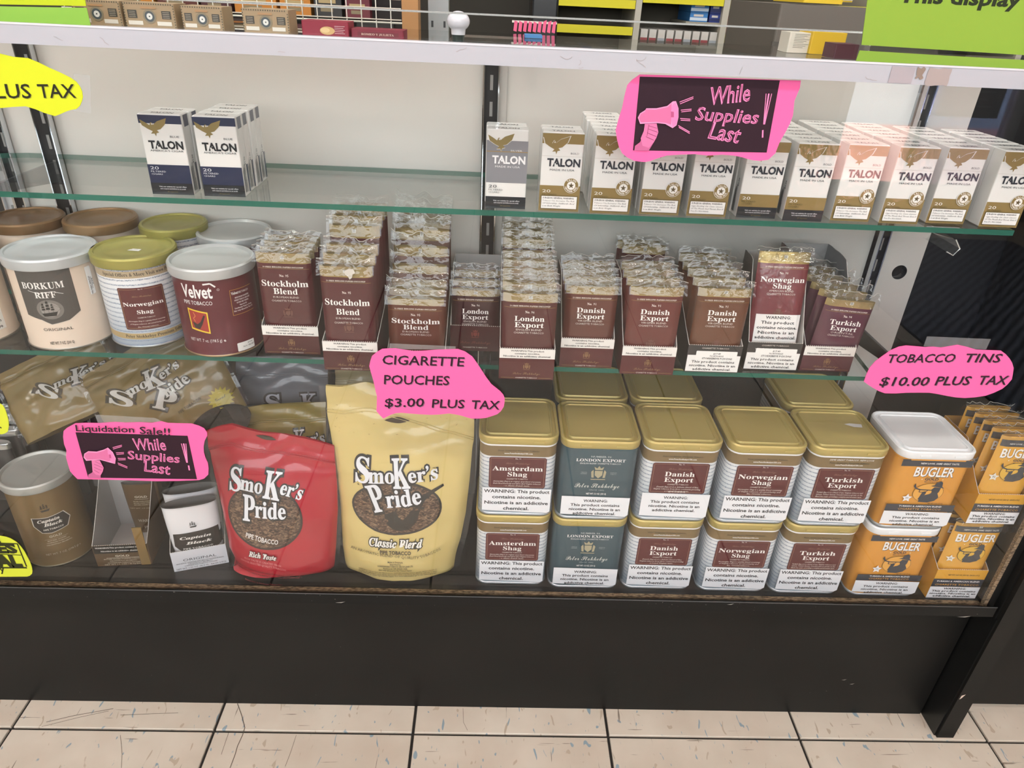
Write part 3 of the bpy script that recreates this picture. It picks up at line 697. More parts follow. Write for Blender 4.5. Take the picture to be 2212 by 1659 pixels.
# two burgundy tins
VEL = '560f1e'
def velvet(label, pl, pb, a_off=0., z=ZM):
    t = round_tin(label, 'round_tin', pl, pb, z, .0462 if pb else .0435, VEL, 'c3c7c8', h=.109, rim='b79b78', groove=True, group='burgundy round tins', yset=None if pb else .2015)
    a0 = facing(pb or tuple(t.location), z)+a_off; r = .0454 if pb else .0427; pr = Print()
    pr.text('Velvet', -.0235, .075, .0155, 'ecebe9', 'bold', w=.036, off=.0); pr.line([(-.014, .0915), (-.006, .0925), (-.001, .088)], .0018, 'ecebe9')
    pr.ell(.0015, .0845, .0013, .0013, 'ecebe9', 12); pr.ell(.0015, .0845, .001, .001, VEL, 12)
    pr.text('PIPE TOBACCO', -.024, .0665, .0046, 'ecebe9', w=.034)
    pr.poly([(-.038, .0615), (-.014, .0575), (-.0145, .0305), (-.037, .035)], 'e2c22b'); pr.poly([(-.0365, .0595), (-.0155, .056), (-.0158, .0325), (-.0355, .0368)], '9c2a22')
    pr.poly([(-.034, .045), (-.028, .042), (-.024, .045), (-.019, .054), (-.0175, .053), (-.022, .042), (-.026, .036), (-.032, .037)], '241412')
    pr.line([(-.030, .045), (-.032, .049), (-.029, .052), (-.031, .057)], .0008, 'd8824a')
    pr.text('NET WT. 7 oz. (198.5 g)', -.0225, .0195, .0040, 'e2dcda', w=.038, res=1); pr.text('e', -.0005, .0195, .004, 'e2dcda', 'bold', res=1)
    x0, x1, y0, y1 = .013, .042, .050, .0815
    for q in ((x0, y0, x1, y0+.0005), (x0, y1-.0005, x1, y1), (x0, y0, x0+.0005, y1)): pr.rect(*q, 'b98d3a', False)
    pr.l += 1
    pr.text('Velvet', .0185, .0755, .0035, 'ecebe9', 'bold', w=.008, res=1); pr.text('PIPE TOBACCO', .030, .0755, .0026, 'ecebe9', w=.014, res=1)
    for i, s_ in enumerate(['MADE FROM SUN-RIPENED', 'BURLEY TOBACCO AND AGED', 'ROUND AND ORIGINAL', 'Imported by', 'Scandinavian Tobacco Group', 'Sale Only Allowed In The U.S.']): pr.text(s_, .0275, .0705-.0032*i, .0018, 'dcd3d3', 'bold', w=.0009*len(s_), res=1)
    pr.rr(.012, .0035, .034, .0145, .001, 'e3e3e1'); pr.text('7619  VELVET', .026, .0075, .0018, '444444', 'bold', res=1); pr.text('$19.99', .028, .0112, .0016, '444444', 'bold', res=1)
    pr.build('printed_label', t, surf=cyl(r, a0), cell=.004, base=.0001)
    return t
velvet('burgundy round tin with silver lid and a yellow-framed picture', (455, 556), (487, 735))
velvet('burgundy round tin with silver lid, behind the yellow-framed picture tin', (505, 495), None, .2)
# the tins standing behind
t = round_tin('cream and black round tin with brown lid behind the ship tin', 'round_tin', (216, 468), None, ZM, .0408, CREAM, '8a6c48', yset=.203)
a0 = facing(tuple(t.location), ZM); pr = Print(); pr.rect(-.018, .045, .035, .0965, '33312f'); pr.text('BORKUM', .012, .062, .008, 'e8e6e2', 'serif', w=.04); pr.rect(-.018, .02, .035, .0445, 'c9b7a4')
pr.build('printed_label', t, surf=cyl(.0400, a0), cell=.004, base=.0001)
t = round_tin('cream round tin with brown lid in the left rear corner', 'round_tin', (56, 466), None, ZM, .0405, CREAM, '7b5e3d', yset=.195)
a0 = facing(tuple(t.location), ZM); pr = Print(); pr.rect(-.03, .04, -.002, .096, '33312f'); pr.text('Cavendish', .022, .088, .005, '3b3733', 'script', w=.025)
pr.build('printed_label', t, surf=cyl(.0397, a0), cell=.004, base=.0001)
t = round_tin('cream round tin with dark brown lid and white warning label', 'round_tin', (-22, 519), (0, 705), ZM, .041, CREAM, '6e543a', h=.110)
t.location.x -= .012; t.location.y = .112
a0 = -1.2; pr = Print(); pr.rect(-.01, .012, .04, .043, 'e9e8e3')
for i, s_ in enumerate(['This product', 'contains nicotine.', 'Nicotine is an', 'addictive']): pr.text(s_, .036, .036-.0072*i, .0042, '26262a', 'bold', al='r', res=1)
for i, s_ in enumerate(['MIXTURE', 'THE ORIGINAL', 'BLACK CAVENDISH', 'MIXED WITH', 'FLAVOR']): pr.text(s_, .03, .082-.0042*i-(.004 if i else 0), .0018 if i else .003, '4a4540', res=1)
pr.build('printed_label', t, surf=cyl(.0402, a0), cell=.004, base=.0001)
t = round_tin('script-covered round tin with olive gold lid standing behind another', 'round_tin', (374, 479), None, ZM, .0385, PAPER, 'a09b52', yset=.2055)
a0 = facing(tuple(t.location), ZM); pr = Print(); pr.rect(-.02, .03, .025, .086, '3b3a3c'); pr.build('printed_label', t, surf=cyl(.0377, a0), cell=.004, base=.0001)

# ------------------------------------------------------------------ pouches in their open cartons, middle shelf
FILM = glass_mat('cellophane', (.93, .93, .92), f0=.065, k=.7, haze=.025, bump=.5, bscale=55, rough=.05)
FILM2 = glass_mat('cellophane_smooth', (.97, .97, .97), f0=.06, k=.9, haze=.02, bump=.5, bscale=40, rough=.08)
FOIL = mat('b09a62', .3, .55, 0, .5, 110.)
def foil(col): return mat(col, .33, .45, 0, .45, 120.)
PMAR = '4b1019'
def pouch_mesh(w, h, d, bulge=.25):
    """soft pack: a slim pillow, flatter toward top and foot"""
    def side(s):
        def f(u, v):
            x = (u-.5)*w; e = max(0, 1-abs(2*u-1)**5); k = e**.5*(.45+.55*math.sin(math.pi*min(max(v, .02), .98))**.5)
            n = .0006*noise.noise(Vector((x*60, v*7, s*3)))
            return (x, d/2-s*(d/2*k+n*e), v*h)
        return f
    return side
def make_pouch(spec, label, group, full=True, tt=1., prn=None):
    l1, l2, no, l3, col, w, h = spec; d = .0125
    t = thing('tobacco_pouch', label, 'tobacco pouch', group=group)
    sd = pouch_mesh(w, h, d); body = wrapm(col); gold = FOIL
    hg = .905
    g = G(); fr, bk = sd(1), sd(-1)
    g.grid(lambda u, v: fr(u, v*hg), 14, 18, body); g.grid(lambda u, v: bk(1-u, v*hg), 14, 10, body)
    g.build('pouch_body', t, smooth=True)
    g = G(); g.grid(lambda u, v: fr(u, hg+v*(1-hg)), 14, 3, gold); g.grid(lambda u, v: bk(1-u, hg+v*(1-hg)), 14, 3, gold)
    g.face([fr(0, 1), fr(1, 1), bk(1, 1), bk(0, 1)], gold); g.build('gold_band', t, smooth=True)
    rn = random.Random(int(w*1e5)+len(l1)); s_ = rn.random()*50
    def n0(u): return noise.noise(Vector((u*5, s_, 3.3)))
    def film(u, v):
        p = fr(min(max(u, .0), 1), 1); zz = h*.925+v*(.016+.004*n0(u))
        n1 = noise.noise(Vector((u*9, v*5, s_)))*.0035; n2 = noise.noise(Vector((u*16+7, v*7, s_)))*.0025
        return ((u-.5)*(w+.005), d/2-(.008-.007*v)+n1*v+n2*v, zz+n2*v*.8+n1*.5*v)
    def film2(u, v):
        x, y, z = film(u, v); n1 = noise.noise(Vector((u*8+30, v*6, s_)))*.004
        return (x, d-y+.0+n1*v, z-.002*v)
    g = G(); g.grid(film, 16, 7, FILM); g.grid(film2, 16, 7, FILM); g.tube([film(i/14, 1) for i in range(15)], .00028, mat('cfccc2', .2, 0, .6), 4); g.build('clear_wrap', t, smooth=True)
    if full:
        pr = Print(wrapm); W_ = w
        def surf(x, y, o):
            a = fr(x/w+.5, y/h); return (a[0], a[1]-o, y)
        T0 = h*hg
        if prn: prn(pr, w, T0, h)
        else:
            pr.rect(-.47*W_, T0-.0062, .47*W_, T0-.0058, '8d7340')
            pr.text('50 FREE ROLLING PAPERS INCLUDED', 0, T0-.005, .0017, 'e8e0d4', 'serif', w=W_*.74, res=1)
            pr.text(no, 0, T0-.0125*tt, .0028, 'ece6df', 'serif', w=W_*.17, res=1)
            c_ = .0062+.0012*(tt > 1)
            pr.text(l1, 0, T0-.021*tt-.001, c_, 'f2efeb', 'serif', w=W_*min(.86, (.096 if len(l1) > 7 else .092)*len(l1))); pr.text(l2, 0, T0-.0285*tt-.001, c_, 'f2efeb', 'serif', w=W_*.09*len(l2))
            pr.text(l3, 0, T0-.0320*tt-.0015, .0023, 'd9cfc8', w=W_*.48, res=1); pr.text('CIGARETTE TOBACCO', 0, T0-.0352*tt-.002, .0023, 'd9cfc8', w=W_*.56, res=1)
            if h > .09: crest(pr, 0, T0-.060, .009, '6b4238')
            if h > .08: pr.text('1.23 oz. (35g) e', 0, T0-.068*tt, .0018, 'd9cfc8', w=W_*.28, res=1); pr.text('MADE IN DENMARK', 0, T0-.0705*tt, .0018, 'd9cfc8', 'bold', w=W_*.35, res=1)
        if l1 == 'Norwegian':
            pr.rect(-.42*W_, .030, .46*W_, .066, 'e6e4e2')
            for i, (s_, q) in enumerate([('WARNING:', .5), ('This product', .66), ('contains nicotine.', .8), ('Nicotine is an', .72), ('addictive chemical.', .82)]): pr.text(s_, .02*W_, .0605-.0062*i, .0036, '2a2a2e', 'bold', w=W_*q, res=1)
        pr.build('printed_front', t, surf=surf, cell=.006, base=.0003)
    pr = Print(lambda c: mat(c, .5)); pr.rect(-.0022, -.0018, .0022, .0018, 'd9d6cc')
    for k in range(3): pr.rect(-.0016, -.0012+.001*k, .0014, -.0007+.001*k, '66645e', False)
    pr.build('date_code', t, surf=lambda x, y, o: (x, fr(.5, .95)[1]-o-.0004, h*.962+y))
    return t
def crest(pr, cx, cy, s, col):
    pr.poly([(cx-.32*s, cy+.3*s), (cx+.32*s, cy+.3*s), (cx+.3*s, cy-.15*s), (cx, cy-.45*s), (cx-.3*s, cy-.15*s)], col)
    for k in (-1, 1): pr.poly([(cx+k*.36*s, cy-.4*s), (cx+k*.55*s, cy-.38*s), (cx+k*.62*s, cy+.2*s), (cx+k*.45*s, cy+.4*s), (cx+k*.4*s, cy+.1*s)], col, False)
    pr.poly([(cx-.3*s, cy+.38*s), (cx-.4*s, cy+.7*s), (cx-.15*s, cy+.55*s), (cx, cy+.8*s), (cx+.15*s, cy+.55*s), (cx+.4*s, cy+.7*s), (cx+.3*s, cy+.38*s)], col, False)
    pr.rect(cx-.6*s, cy-.6*s, cx+.6*s, cy-.52*s, col)
WARN3 = ['WARNING:This product', 'contains nicotine.', 'Nicotine is an addictive chemical.']
def make_carton(label, w, hf, hb, d, col, printer, inner='a5a3a0', group=None, side_in=None, notch=.6):
    t = thing('pouch_carton', label, 'carton', group=group)
    th = .0007; grey = mat(inner, .75); out = mat(col, .45, 0, .3)
    g = G(); g.box((-w/2, 0, 0), (w/2, th, hf), out); n = 26
    for k in range(n):   # torn perforation teeth along the top edge
        x = -w/2+w*(k+.2)/n; g.box((x, 0, hf), (x+w/n*.45, th, hf+.0006), mat('d8d3cc', .8))
    g.build('front_panel', t)
    for s in (-1, 1):
        x0, x1 = (-w/2, -w/2+th) if s < 0 else (w/2-th, w/2)
        prof = [(th, 0), (d, 0), (d, hb)]; m_ = 12
        for k in range(m_+1):
            f = 1-k/m_; y = th+(d-th)*f
            zz = hf+(hb-hf)*(min(1, f/notch) if f < notch else 1)**1.1
            prof.append((y, zz+(.0006 if k % 2 else 0)))
        prof = prof[:2]+prof[3:]
        g = G(); v = [(x0, y, z) for y, z in prof]+[(x1, y, z) for y, z in prof]; k = len(prof)
        g.mesh(v, [tuple(range(k))], out if s < 0 else grey); g.mesh(v, [tuple(range(2*k-1, k-1, -1))], grey if s < 0 else out)
        g.mesh(v, [(i, k+i, k+(i+1) % k, (i+1) % k) for i in range(k)], mat('cfcac3', .8)); g.build('side_panel', t)
    g = G(); g.box((-w/2+th, d-th, 0), (w/2-th, d, hb), grey); g.build('back_panel', t)
    g = G(); g.box((-w/2+th, th, 0), (w/2-th, d-th, th), grey); g.build('floor_panel', t)
    if printer:
        pr = Print(); printer(pr, w, hf); pr.build('printed_front', t, base=.00012)
    return t
def front_std(hw):
    def f(pr, w, hf):
        y = hf-.0125*hw
        pr.rect(-w/2, y, w/2, hf-.0002, 'e6e3de')
        for i, s_ in enumerate(WARN3): pr.text(s_, 0, y+.0087-.0034*i, .0021, '2a2a2c', 'bold', w=w*(.6, .46, .86)[i], res=1)
        crest(pr, 0, y*.62, .0068, '7c5a3a'); pr.text('Peter Stokkebye', 0, y*.24, .0034, '8a6a48', 'script', w=w*.5, res=1)
        pr.text('CIGARETTE TOBACCO', 0, .0016, .0016, 'e0d8cf', w=w*.4, res=1); pr.rect(-w*.46, .0022, -w*.22, .0026, '8d7340', False); pr.rect(w*.22, .0022, w*.46, .0026, '8d7340')
    return f
def front_dark(pr, w, hf):
    crest(pr, 0, hf*.68, .008, '7c3a32'); pr.text('Peter Stokkebye', 0, hf*.3, .004, '7a4038', 'script', w=w*.62, res=1); pr.text('CIGARETTE TOBACCO', 0, .0042, .0018, 'e0d8cf', w=w*.5, res=1)
def front_label(net):
    def f(pr, w, hf):
        pr.text('CIGARETTE TOBACCO', 0, hf-.0045, .0018, 'e0d8cf', w=w*.5, res=1)
        if net: pr.text('NET WT. 1.23 OZ (35 G) - EACH: 5 PCS', 0, hf-.0095, .0022, 'dedbd6', w=w*.7, res=1)
        pr.rect(-w*.49, .0014, w*.49, hf*.64, 'e9e8e6')
        for i, s_ in enumerate(['This product contains', 'nicotine. Nicotine is an', 'addictive chemical.']): pr.text(s_, 0, hf*.36-.0050*i, .0031, '222226', 'bold', w=w*(.8, .86, .72)[i], res=1)
        pr.rr(-w*.34, hf*.46, w*.42, hf*.8, .001, 'eeedea'); pr.text('$17.49', .003, hf*.68, .0021, '333336', 'bold', w=w*.14, res=1)
        pr.text('76187304225', .003, hf*.6, .0017, '333336', 'bold', w=w*.26, res=1); pr.text('STOKKEBEYE PCH DNS', .004, hf*.5, .0023, '333336', 'bold', w=w*.56, res=1)
    return f
STK = ('Stockholm', 'Blend', 'No. 95', 'EUROPEAN BLEND'); LON = ('London', 'Export', 'No. 96', 'ENGLISH BLEND'); DAN = ('Danish', 'Export', 'No. 91', 'VIRGINIA BLEND')
NOR = ('Norwegian', 'Shag', 'No. 90', 'AMERICAN BLEND'); TUR = ('Turkish', 'Export', 'No. 94', 'ORIENTAL')
def column(bl, br, hf_px, top_px, tw_px, kind, n, hb, printer, ccol, clabel, cgroup, colname, pcol=PMAR, inner='a5a3a0', h_over=None, dy=.0165, dz=.0, lean=0., carton=True, d=None, tt=1., tall=None, xo=0., roll=0.):
    a = at_z(*bl, ZM); b = at_z(*br, ZM); y0 = max((a.y+b.y)/2, .0345); cx = (a.x+b.x)/2; w = (b.x-a.x)
    hf = at_y(bl[0], hf_px, y0).z-ZM
    d = d or min(.02+n*dy, .236-y0)
    if carton:
        t = make_carton(clabel, w, hf, hb, d, ccol, printer, inner, cgroup); t.location = (cx, y0, ZM+.0003)
    p0 = at_y((tw_px[0]+tw_px[1])/2, top_px, y0+.003); pw = at_y(tw_px[1], top_px, y0+.003).x-at_y(tw_px[0], top_px, y0+.003).x
    pw = min(pw, w-.003); h = p0.z-ZM-.001
    proto = None; rn = random.Random(int(bl[0]))
    for k in range(n):
        y = y0+.0022+dy*k
        if y+.0135 > y0+d-.0012 and carton: break
        lab = 'maroon pouch, %s %s' % ('front one of' if k == 0 else ORD[k-1]+' behind the front of', colname)
        loc = (cx+xo+rn.uniform(-.0006, .0006), y, ZM+.0014+dz*k+.012*abs(lean)+.03*abs(roll))
        if proto is None:
            proto = make_pouch((*kind, pcol, pw, h), lab, 'maroon tobacco pouches', tt=tt); q = proto; q.location = loc
        else: q = dup(proto, loc, 0, lab, 'maroon tobacco pouches', skip=('printed_front',))
        q.rotation_euler = (-lean, roll, rn.uniform(-.012, .012) if k else 0)
        if k: q.scale = (1, 1, (tall[min(k, len(tall)-1)] if tall else 1+.012*min(k, 3))+rn.uniform(-.02, .02))
CG = 'open cartons of maroon pouches'
column((574, 762), (692, 768), 703, 550, (572, 691), STK, 4, .062, front_std(1), '440810', 'maroon carton of pouches beside the burgundy round tins', CG, 'the carton beside the round tins', tt=1.25)
column((702, 798), (818, 803), 737, 579, (703, 818), STK, 7, .062, front_std(1), '440810', 'maroon carton of pouches hanging lowest, left of the pink pouch sign', CG, 'the carton left of the pink pouch sign', dy=.0205, tt=1.5, tall=[1, 1.04, 1.08, 1.2, 1.24, 1.28, 1.3])
column((838, 786), (962, 791), 757, 648, (838, 961), STK, 9, .062, front_dark, '440810', 'maroon carton behind the top edge of the pink pouch sign', CG, 'the carton behind the pink pouch sign', pcol='5c2c1e', dy=.0165, tall=[1, 1.05, 1.1, 1.28, 1.5, 1.68, 1.72, 1.76, 1.8])
column((973, 755), (1079, 762), 703, 629, (975, 1082), LON, 3, .088, front_dark, '3e0a10', 'dark red carton with tall grey back right above the pink pouch sign', CG, 'the dark red carton', pcol='360e14', inner='b3b2b0', dy=.03)
column((1077, 815), (1195, 825), 752, 637, (1086, 1214), LON, 9, .075, front_std(1), '4a0810', 'creased maroon carton just right of the pink pouch sign', CG, 'the creased carton', pcol='4c161a', dy=.021, tall=[1, 1.03, 1.03, 1.06, 1.08, 1.1, 1.22, 1.25, 1.28])
column((1207, 789), (1321, 798), 730, 621, (1222, 1341), DAN, 4, .098, front_std(1), '4c0e16', 'maroon carton with grey back right of the creased carton', CG, 'the carton right of the creased one', pcol='58281f', dy=.0225)
column((1337, 804), (1454, 814), 747, 623, (1360, 1485), DAN, 4, .102, front_std(1), '4e1018', 'maroon carton with torn sides, third right of the pink pouch sign', CG, 'the torn-sided carton', pcol='5e221f', dy=.024)
column((1477, 802), (1593, 808), 745, 626, (1500, 1640), DAN, 5, .084, front_label(False), '2e2c2d', 'black carton with white price label holding brown pouches', CG, 'the black carton with brown pouches', pcol='603620', dy=.026)
column((1603, 797), (1720, 803), 739, 560, (1598, 1715), NOR, 1, .128, front_label(True), '2e2c2d', 'black carton with white price label holding a single pouch', CG, 'the black carton that holds just it', pcol='6c2830', inner='b9b7b3', d=.075, lean=.2)
column((1724, 798), (1836, 806), 747, 655, (1780, 1895), TUR, 5, .118, front_std(1), '4c1c28', 'maroon carton with tall grey side, last on the right', CG, 'the last carton on the right', pcol='54283a', dy=.024, xo=.006, roll=.07)
# two pouches standing at the back behind the torn-sided carton
for k, (u, v) in enumerate(((1397, 520), (1387, 485))):
    y = .196+.018*k; p = at_y(u, v, y)
    t = make_pouch((*DAN, PMAR, .056, .112), 'maroon pouch standing free behind the torn-sided carton, %s' % ('nearer one' if k == 0 else 'rearmost'), 'maroon tobacco pouches', full=False)
    t.location = (p.x, y, ZM+.0004)

# ------------------------------------------------------------------ square tins on the deck
LIDG = mat('c2af6c', .34, .3, 0, .06, 50.); LIDW = mat('f0f1f3', .4)
def slab(w, d, r, ins, z, n=5):
    return [(x, y, z) for x, y in rrect(-w/2+ins, ins, w/2-ins, d-ins, max(r-ins, .001), n)]
TW, TD, TH = .1008, .0985, .1265
def make_tin(label, group, bodym, lidm, pr, band=None, base=mat('a9b1b8', .35, .6), lw='e8e9ea'):
    t = thing('square_tin', label, 'tin', group=group)
    g = G(); g.loops([slab(TW, TD, .016, .0016, .0035), slab(TW, TD, .016, .0012, .005), slab(TW, TD, .016, .0012, TH-.0155)], bodym, cap1=False); g.build('can_body', t, smooth='auto')
    g = G(); g.loops([slab(TW, TD, .016, .0014, 0), slab(TW, TD, .016, .0003, .0008), slab(TW, TD, .016, .0003, .0028), slab(TW, TD, .016, .0016, .0040)], base); g.build('bottom_rim', t, smooth='auto')
    g = G(); g.loops([slab(TW, TD, .016, .0012, TH-.0155), slab(TW, TD, .016, .0005, TH-.0148), slab(TW, TD, .016, .0008, TH-.010)], P(lw), cap0=False); g.build('white_collar', t, smooth='auto')
    g = G(); g.loops([slab(TW, TD, .016, .0002, TH-.0125), slab(TW, TD, .016, -.0004, TH-.0115), slab(TW, TD, .016, -.0006, TH-.003), slab(TW, TD, .016, .0008, TH-.0012), slab(TW, TD, .016, .0028, TH-.0012),
                      slab(TW, TD, .016, .0038, TH-.0042), slab(TW, TD, .016, .0075, TH-.0042), slab(TW, TD, .016, .0088, TH-.0008), slab(TW, TD, .016, .0098, TH-.0008), slab(TW, TD, .016, .0108, TH-.0022)], lidm)
    for x in (-.027, .018): g.box((x, -.0012, TH-.0088), (x+.014, .0, TH-.0062), lidm)
    g.build('lid', t, smooth='auto')
    pr.build('printed_front', t, surf=lambda x, y, o: (x, .0012-o, y), base=.0004)
    if band:
        g = G(); g.loops([slab(TW, TD, .016, .0010, TH-.031), slab(TW, TD, .016, .0010, TH-.0152)], P(band), False, False); g.build('brown_band', t, smooth='auto')
    return t
def tin_print(l1, l2, no, sm, small=False, extra=None, net=None):
    pr = Print()
    if extra: pr.text(extra, .002, TH-.0195, .0024, 'f0efec', 'italic', w=.058, res=1)
    pr.text('Peter Stokkebye Premium Tobacco', 0, TH-.0232+(-.001 if extra else .0), .0022, '3c3428', 'serif', w=.052, res=1)
    pr.text('www.PeterStokkebyeUSA.com', 0, TH-.0272, .0021, 'f0efec', 'bold', w=.036, res=1)
    stok_panel(pr, .0, .0458, .0735, .0485, l1, l2, no, sm, frame='8d6a58', net=net)
    big_warning(pr, not small); return pr
def big_warning(pr, big, x0=-.0445, x1=.0455, y1=.0462):
    pr.poly([(x0, .0085), (x1-.004, .0055), (x1, .0085), (x1, y1-.0012), (x0, y1)], 'e9ebf0')
    if big: L = [('WARNING: This product', .086), ('contains nicotine.', .064), ('Nicotine is an addictive', .084), ('chemical.', .034)]; y, dy, h = y1-.0082, .0094, .0052
    else: L = [('WARNING:', .032), ('This product contains', .065), ('nicotine. Nicotine is an', .068), ('addictive chemical.', .057)]; y, dy, h = (y1-.0092, .0070, .0042) if y1 > .034 else (y1-.0066, .0058, .0036)
    for i, (s_, w) in enumerate(L): pr.text(s_, (x0+x1)/2, y-dy*i, h, '1c1e24', 'bold', w=w, res=2)
AMS = lambda: tin_print('Amsterdam', 'Shag', 'No. 93', ['Amsterdam Shag is an original, spicy blend of premium', 'Dark Fired Kentucky and full-bodied Virginia tobaccos', '- a classic Dutch taste.'])
def LONp():
    pr = Print(); c = 'e6e8e8'
    pr.text('NUMBER 96', .001, TH-.0262, .0026, 'a8b2b4', 'bold', w=.026, res=1); pr.text('LONDON EXPORT', .001, TH-.0325, .0044, c, 'serif', w=.063); pr.text('ENGLISH BLEND CIGARETTE TOBACCO', .001, TH-.0365, .0022, c, w=.052, res=1)
    crest(pr, 0, TH-.0515, .0158, 'a9a184'); pr.text('Peter Stokkebye', .0, TH-.0737, .0078, 'cfd2cc', 'script', w=.058); pr.text('SINCE 1882', 0, TH-.0785, .002, 'a8b2b4', w=.02, res=1)
    pr.text('MADE IN', -.019, TH-.05, .0014, 'a8b2b4', w=.007, res=1); pr.text('DENMARK', -.019, TH-.0522, .0014, 'a8b2b4', w=.008, res=1); pr.text('PREMIUM', .019, TH-.05, .0014, 'a8b2b4', w=.008, res=1); pr.text('TOBACCO', .019, TH-.0522, .0014, 'a8b2b4', w=.008, res=1)
    pr.text('NET WT. 5.3 OZ. (150 G)', 0, TH-.0848, .0027, c, 'bold', w=.026, res=1); big_warning(pr, False, y1=.0385); return pr
DANs = ['Danish Export is a delicate blend of fine', 'Virginia tobaccos from three continents providing', 'a round Virginia taste.']
NORs = ['Norwegian Shag is a quality blend consisting', 'of Virginia tobaccos, air-cured burley and', 'fine Oriental tobaccos.']
TURs = ['Turkish Export is a blend of ripe Virginia tobaccos and', 'delicate Turkish Samsun Oriental tobaccos grown on the', 'Black Sea coast - providing a complex and aromatic taste.']
def bugle_man(pr, cx, cy, s, ink, disc, ring):
    pr.ell(cx+.1*s, cy, .98*s, .74*s, ring, 36); pr.ell(cx+.1*s, cy, .955*s, .715*s, disc, 36)
    pr.poly([(cx-.32*s, cy-.74*s), (cx-.36*s, cy-.3*s), (cx-.1*s, cy-.2*s), (cx+.18*s, cy-.1*s), (cx+.42*s, cy+.08*s), (cx+.72*s, cy-.02*s), (cx+.9*s, cy-.35*s), (cx+.72*s, cy-.62*s), (cx+.3*s, cy-.78*s)], ink)
    pr.poly([(cx-.36*s, cy-.3*s), (cx-.42*s, cy-.55*s), (cx-.2*s, cy-.5*s), (cx-.02*s, cy-.02*s), (cx-.1*s, cy+.12*s), (cx-.28*s, cy+.06*s)], ink)
    pr.poly([(cx+.3*s, cy), (cx+.28*s, cy+.16*s), (cx+.2*s, cy+.22*s), (cx+.3*s, cy+.36*s), (cx+.36*s, cy+.46*s), (cx+.8*s, cy+.42*s), (cx+.78*s, cy+.1*s), (cx+.7*s, cy-.05*s)], ink)
    pr.poly([(cx+.08*s, cy+.55*s), (cx+.32*s, cy+.62*s), (cx+.42*s, cy+.82*s), (cx+.66*s, cy+.95*s), (cx+.8*s, cy+.82*s), (cx+.84*s, cy+.52*s), (cx+1.02*s, cy+.38*s), (cx+.6*s, cy+.46*s)], ink)
    pr.poly([(cx-1.0*s, cy+.5*s), (cx-.82*s, cy+.3*s), (cx-.5*s, cy+.2*s), (cx+.24*s, cy+.2*s), (cx+.24*s, cy+.26*s), (cx-.48*s, cy+.28*s), (cx-.78*s, cy+.38*s), (cx-.86*s, cy+.55*s), (cx-.92*s, cy+.74*s)][::-1], ink)
    pr.line([(cx-.5*s, cy+.22*s), (cx-.52*s, cy+.06*s), (cx-.1*s, cy+.04*s), (cx+.0*s, cy+.2*s)], .05*s, ink)
def bugler_print(w=1., h0=0, ink='33373f', body='dd9a3c', tin=True):
    pr = Print(P if tin else wrapm); t = TH if tin else h0
    return pr
def BUGp():
    pr = Print(); t = TH; ink = '343842'
    pr.rect(-.046, t-.0240, .0462, t-.0135, ink); pr.text('NEW LOOK. SAME GREAT TASTE.', .004, t-.0205, .0025, 'e4e4e4', 'bold', w=.05, res=1)
    for dx, c in ((.0008, ink), (0, 'eeeceb')): pr.text('BUGLER', .001+dx, t-.0395-dx, .0142, c, 'bold', w=.052)
    pr.text('GOLD', .001, t-.0457, .0042, ink, 'bold', w=.018); pr.star(-.012, t-.044, .0012, 'f0e8d8'); pr.star(.0155, t-.044, .0012, 'f0e8d8'); pr.text('MELLOW & RICH', .001, t-.0487, .0015, ink, 'bold', w=.017, res=1)
    bugle_man(pr, .001, t-.0655, .0205, ink, 'e3a64a', '7a5c28'); pr.star(-.0225, t-.0745, .007, 'e9e8ea', .5, 5); pr.text('250', -.0225, t-.0752, .002, '44464e', 'bold', res=1)
    pr.text('NET WT. 6 OZ. (170 G)', .018, t-.0835, .002, '4a3c20', 'bold', w=.02, res=1)
    pr.rect(-.0465, t-.0960, .0462, t-.0848, ink); pr.text('TURKISH & AMERICAN BLEND', .0, t-.0889, .0024, 'e8e8e8', 'bold', w=.058, res=1); pr.text('CIGARETTE TOBACCO', 0, t-.0938, .0030, 'e0a650', w=.058, res=1)
    big_warning(pr, False, y1=t-.0962, x0=-.0465, x1=.0462); return pr
colsT = [('am', (1025, 1261), (1179, 1267)), ('lo', (1183, 1269), (1336, 1275)), ('da', (1344, 1271), (1492, 1279)), ('no', (1508, 1276), (1654, 1286)), ('tu', (1661, 1281), (1815, 1289)), ('bu', (1828, 1286), (1981, 1292))]
SG = 'square tins stacked on the deck'
brown = '7d6846'
specs = {
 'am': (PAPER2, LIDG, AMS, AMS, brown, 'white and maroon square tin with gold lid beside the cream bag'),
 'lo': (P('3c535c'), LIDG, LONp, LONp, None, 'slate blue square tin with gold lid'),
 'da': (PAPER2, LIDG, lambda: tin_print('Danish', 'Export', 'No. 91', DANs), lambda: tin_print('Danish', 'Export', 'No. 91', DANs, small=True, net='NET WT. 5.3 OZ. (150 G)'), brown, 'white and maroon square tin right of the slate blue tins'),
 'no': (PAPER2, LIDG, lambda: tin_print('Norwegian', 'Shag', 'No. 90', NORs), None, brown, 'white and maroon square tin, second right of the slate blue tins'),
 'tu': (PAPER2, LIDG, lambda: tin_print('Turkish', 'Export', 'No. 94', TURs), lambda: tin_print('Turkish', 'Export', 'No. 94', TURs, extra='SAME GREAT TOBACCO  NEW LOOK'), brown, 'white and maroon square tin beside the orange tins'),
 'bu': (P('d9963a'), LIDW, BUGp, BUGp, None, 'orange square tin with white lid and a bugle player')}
TOPX = {}
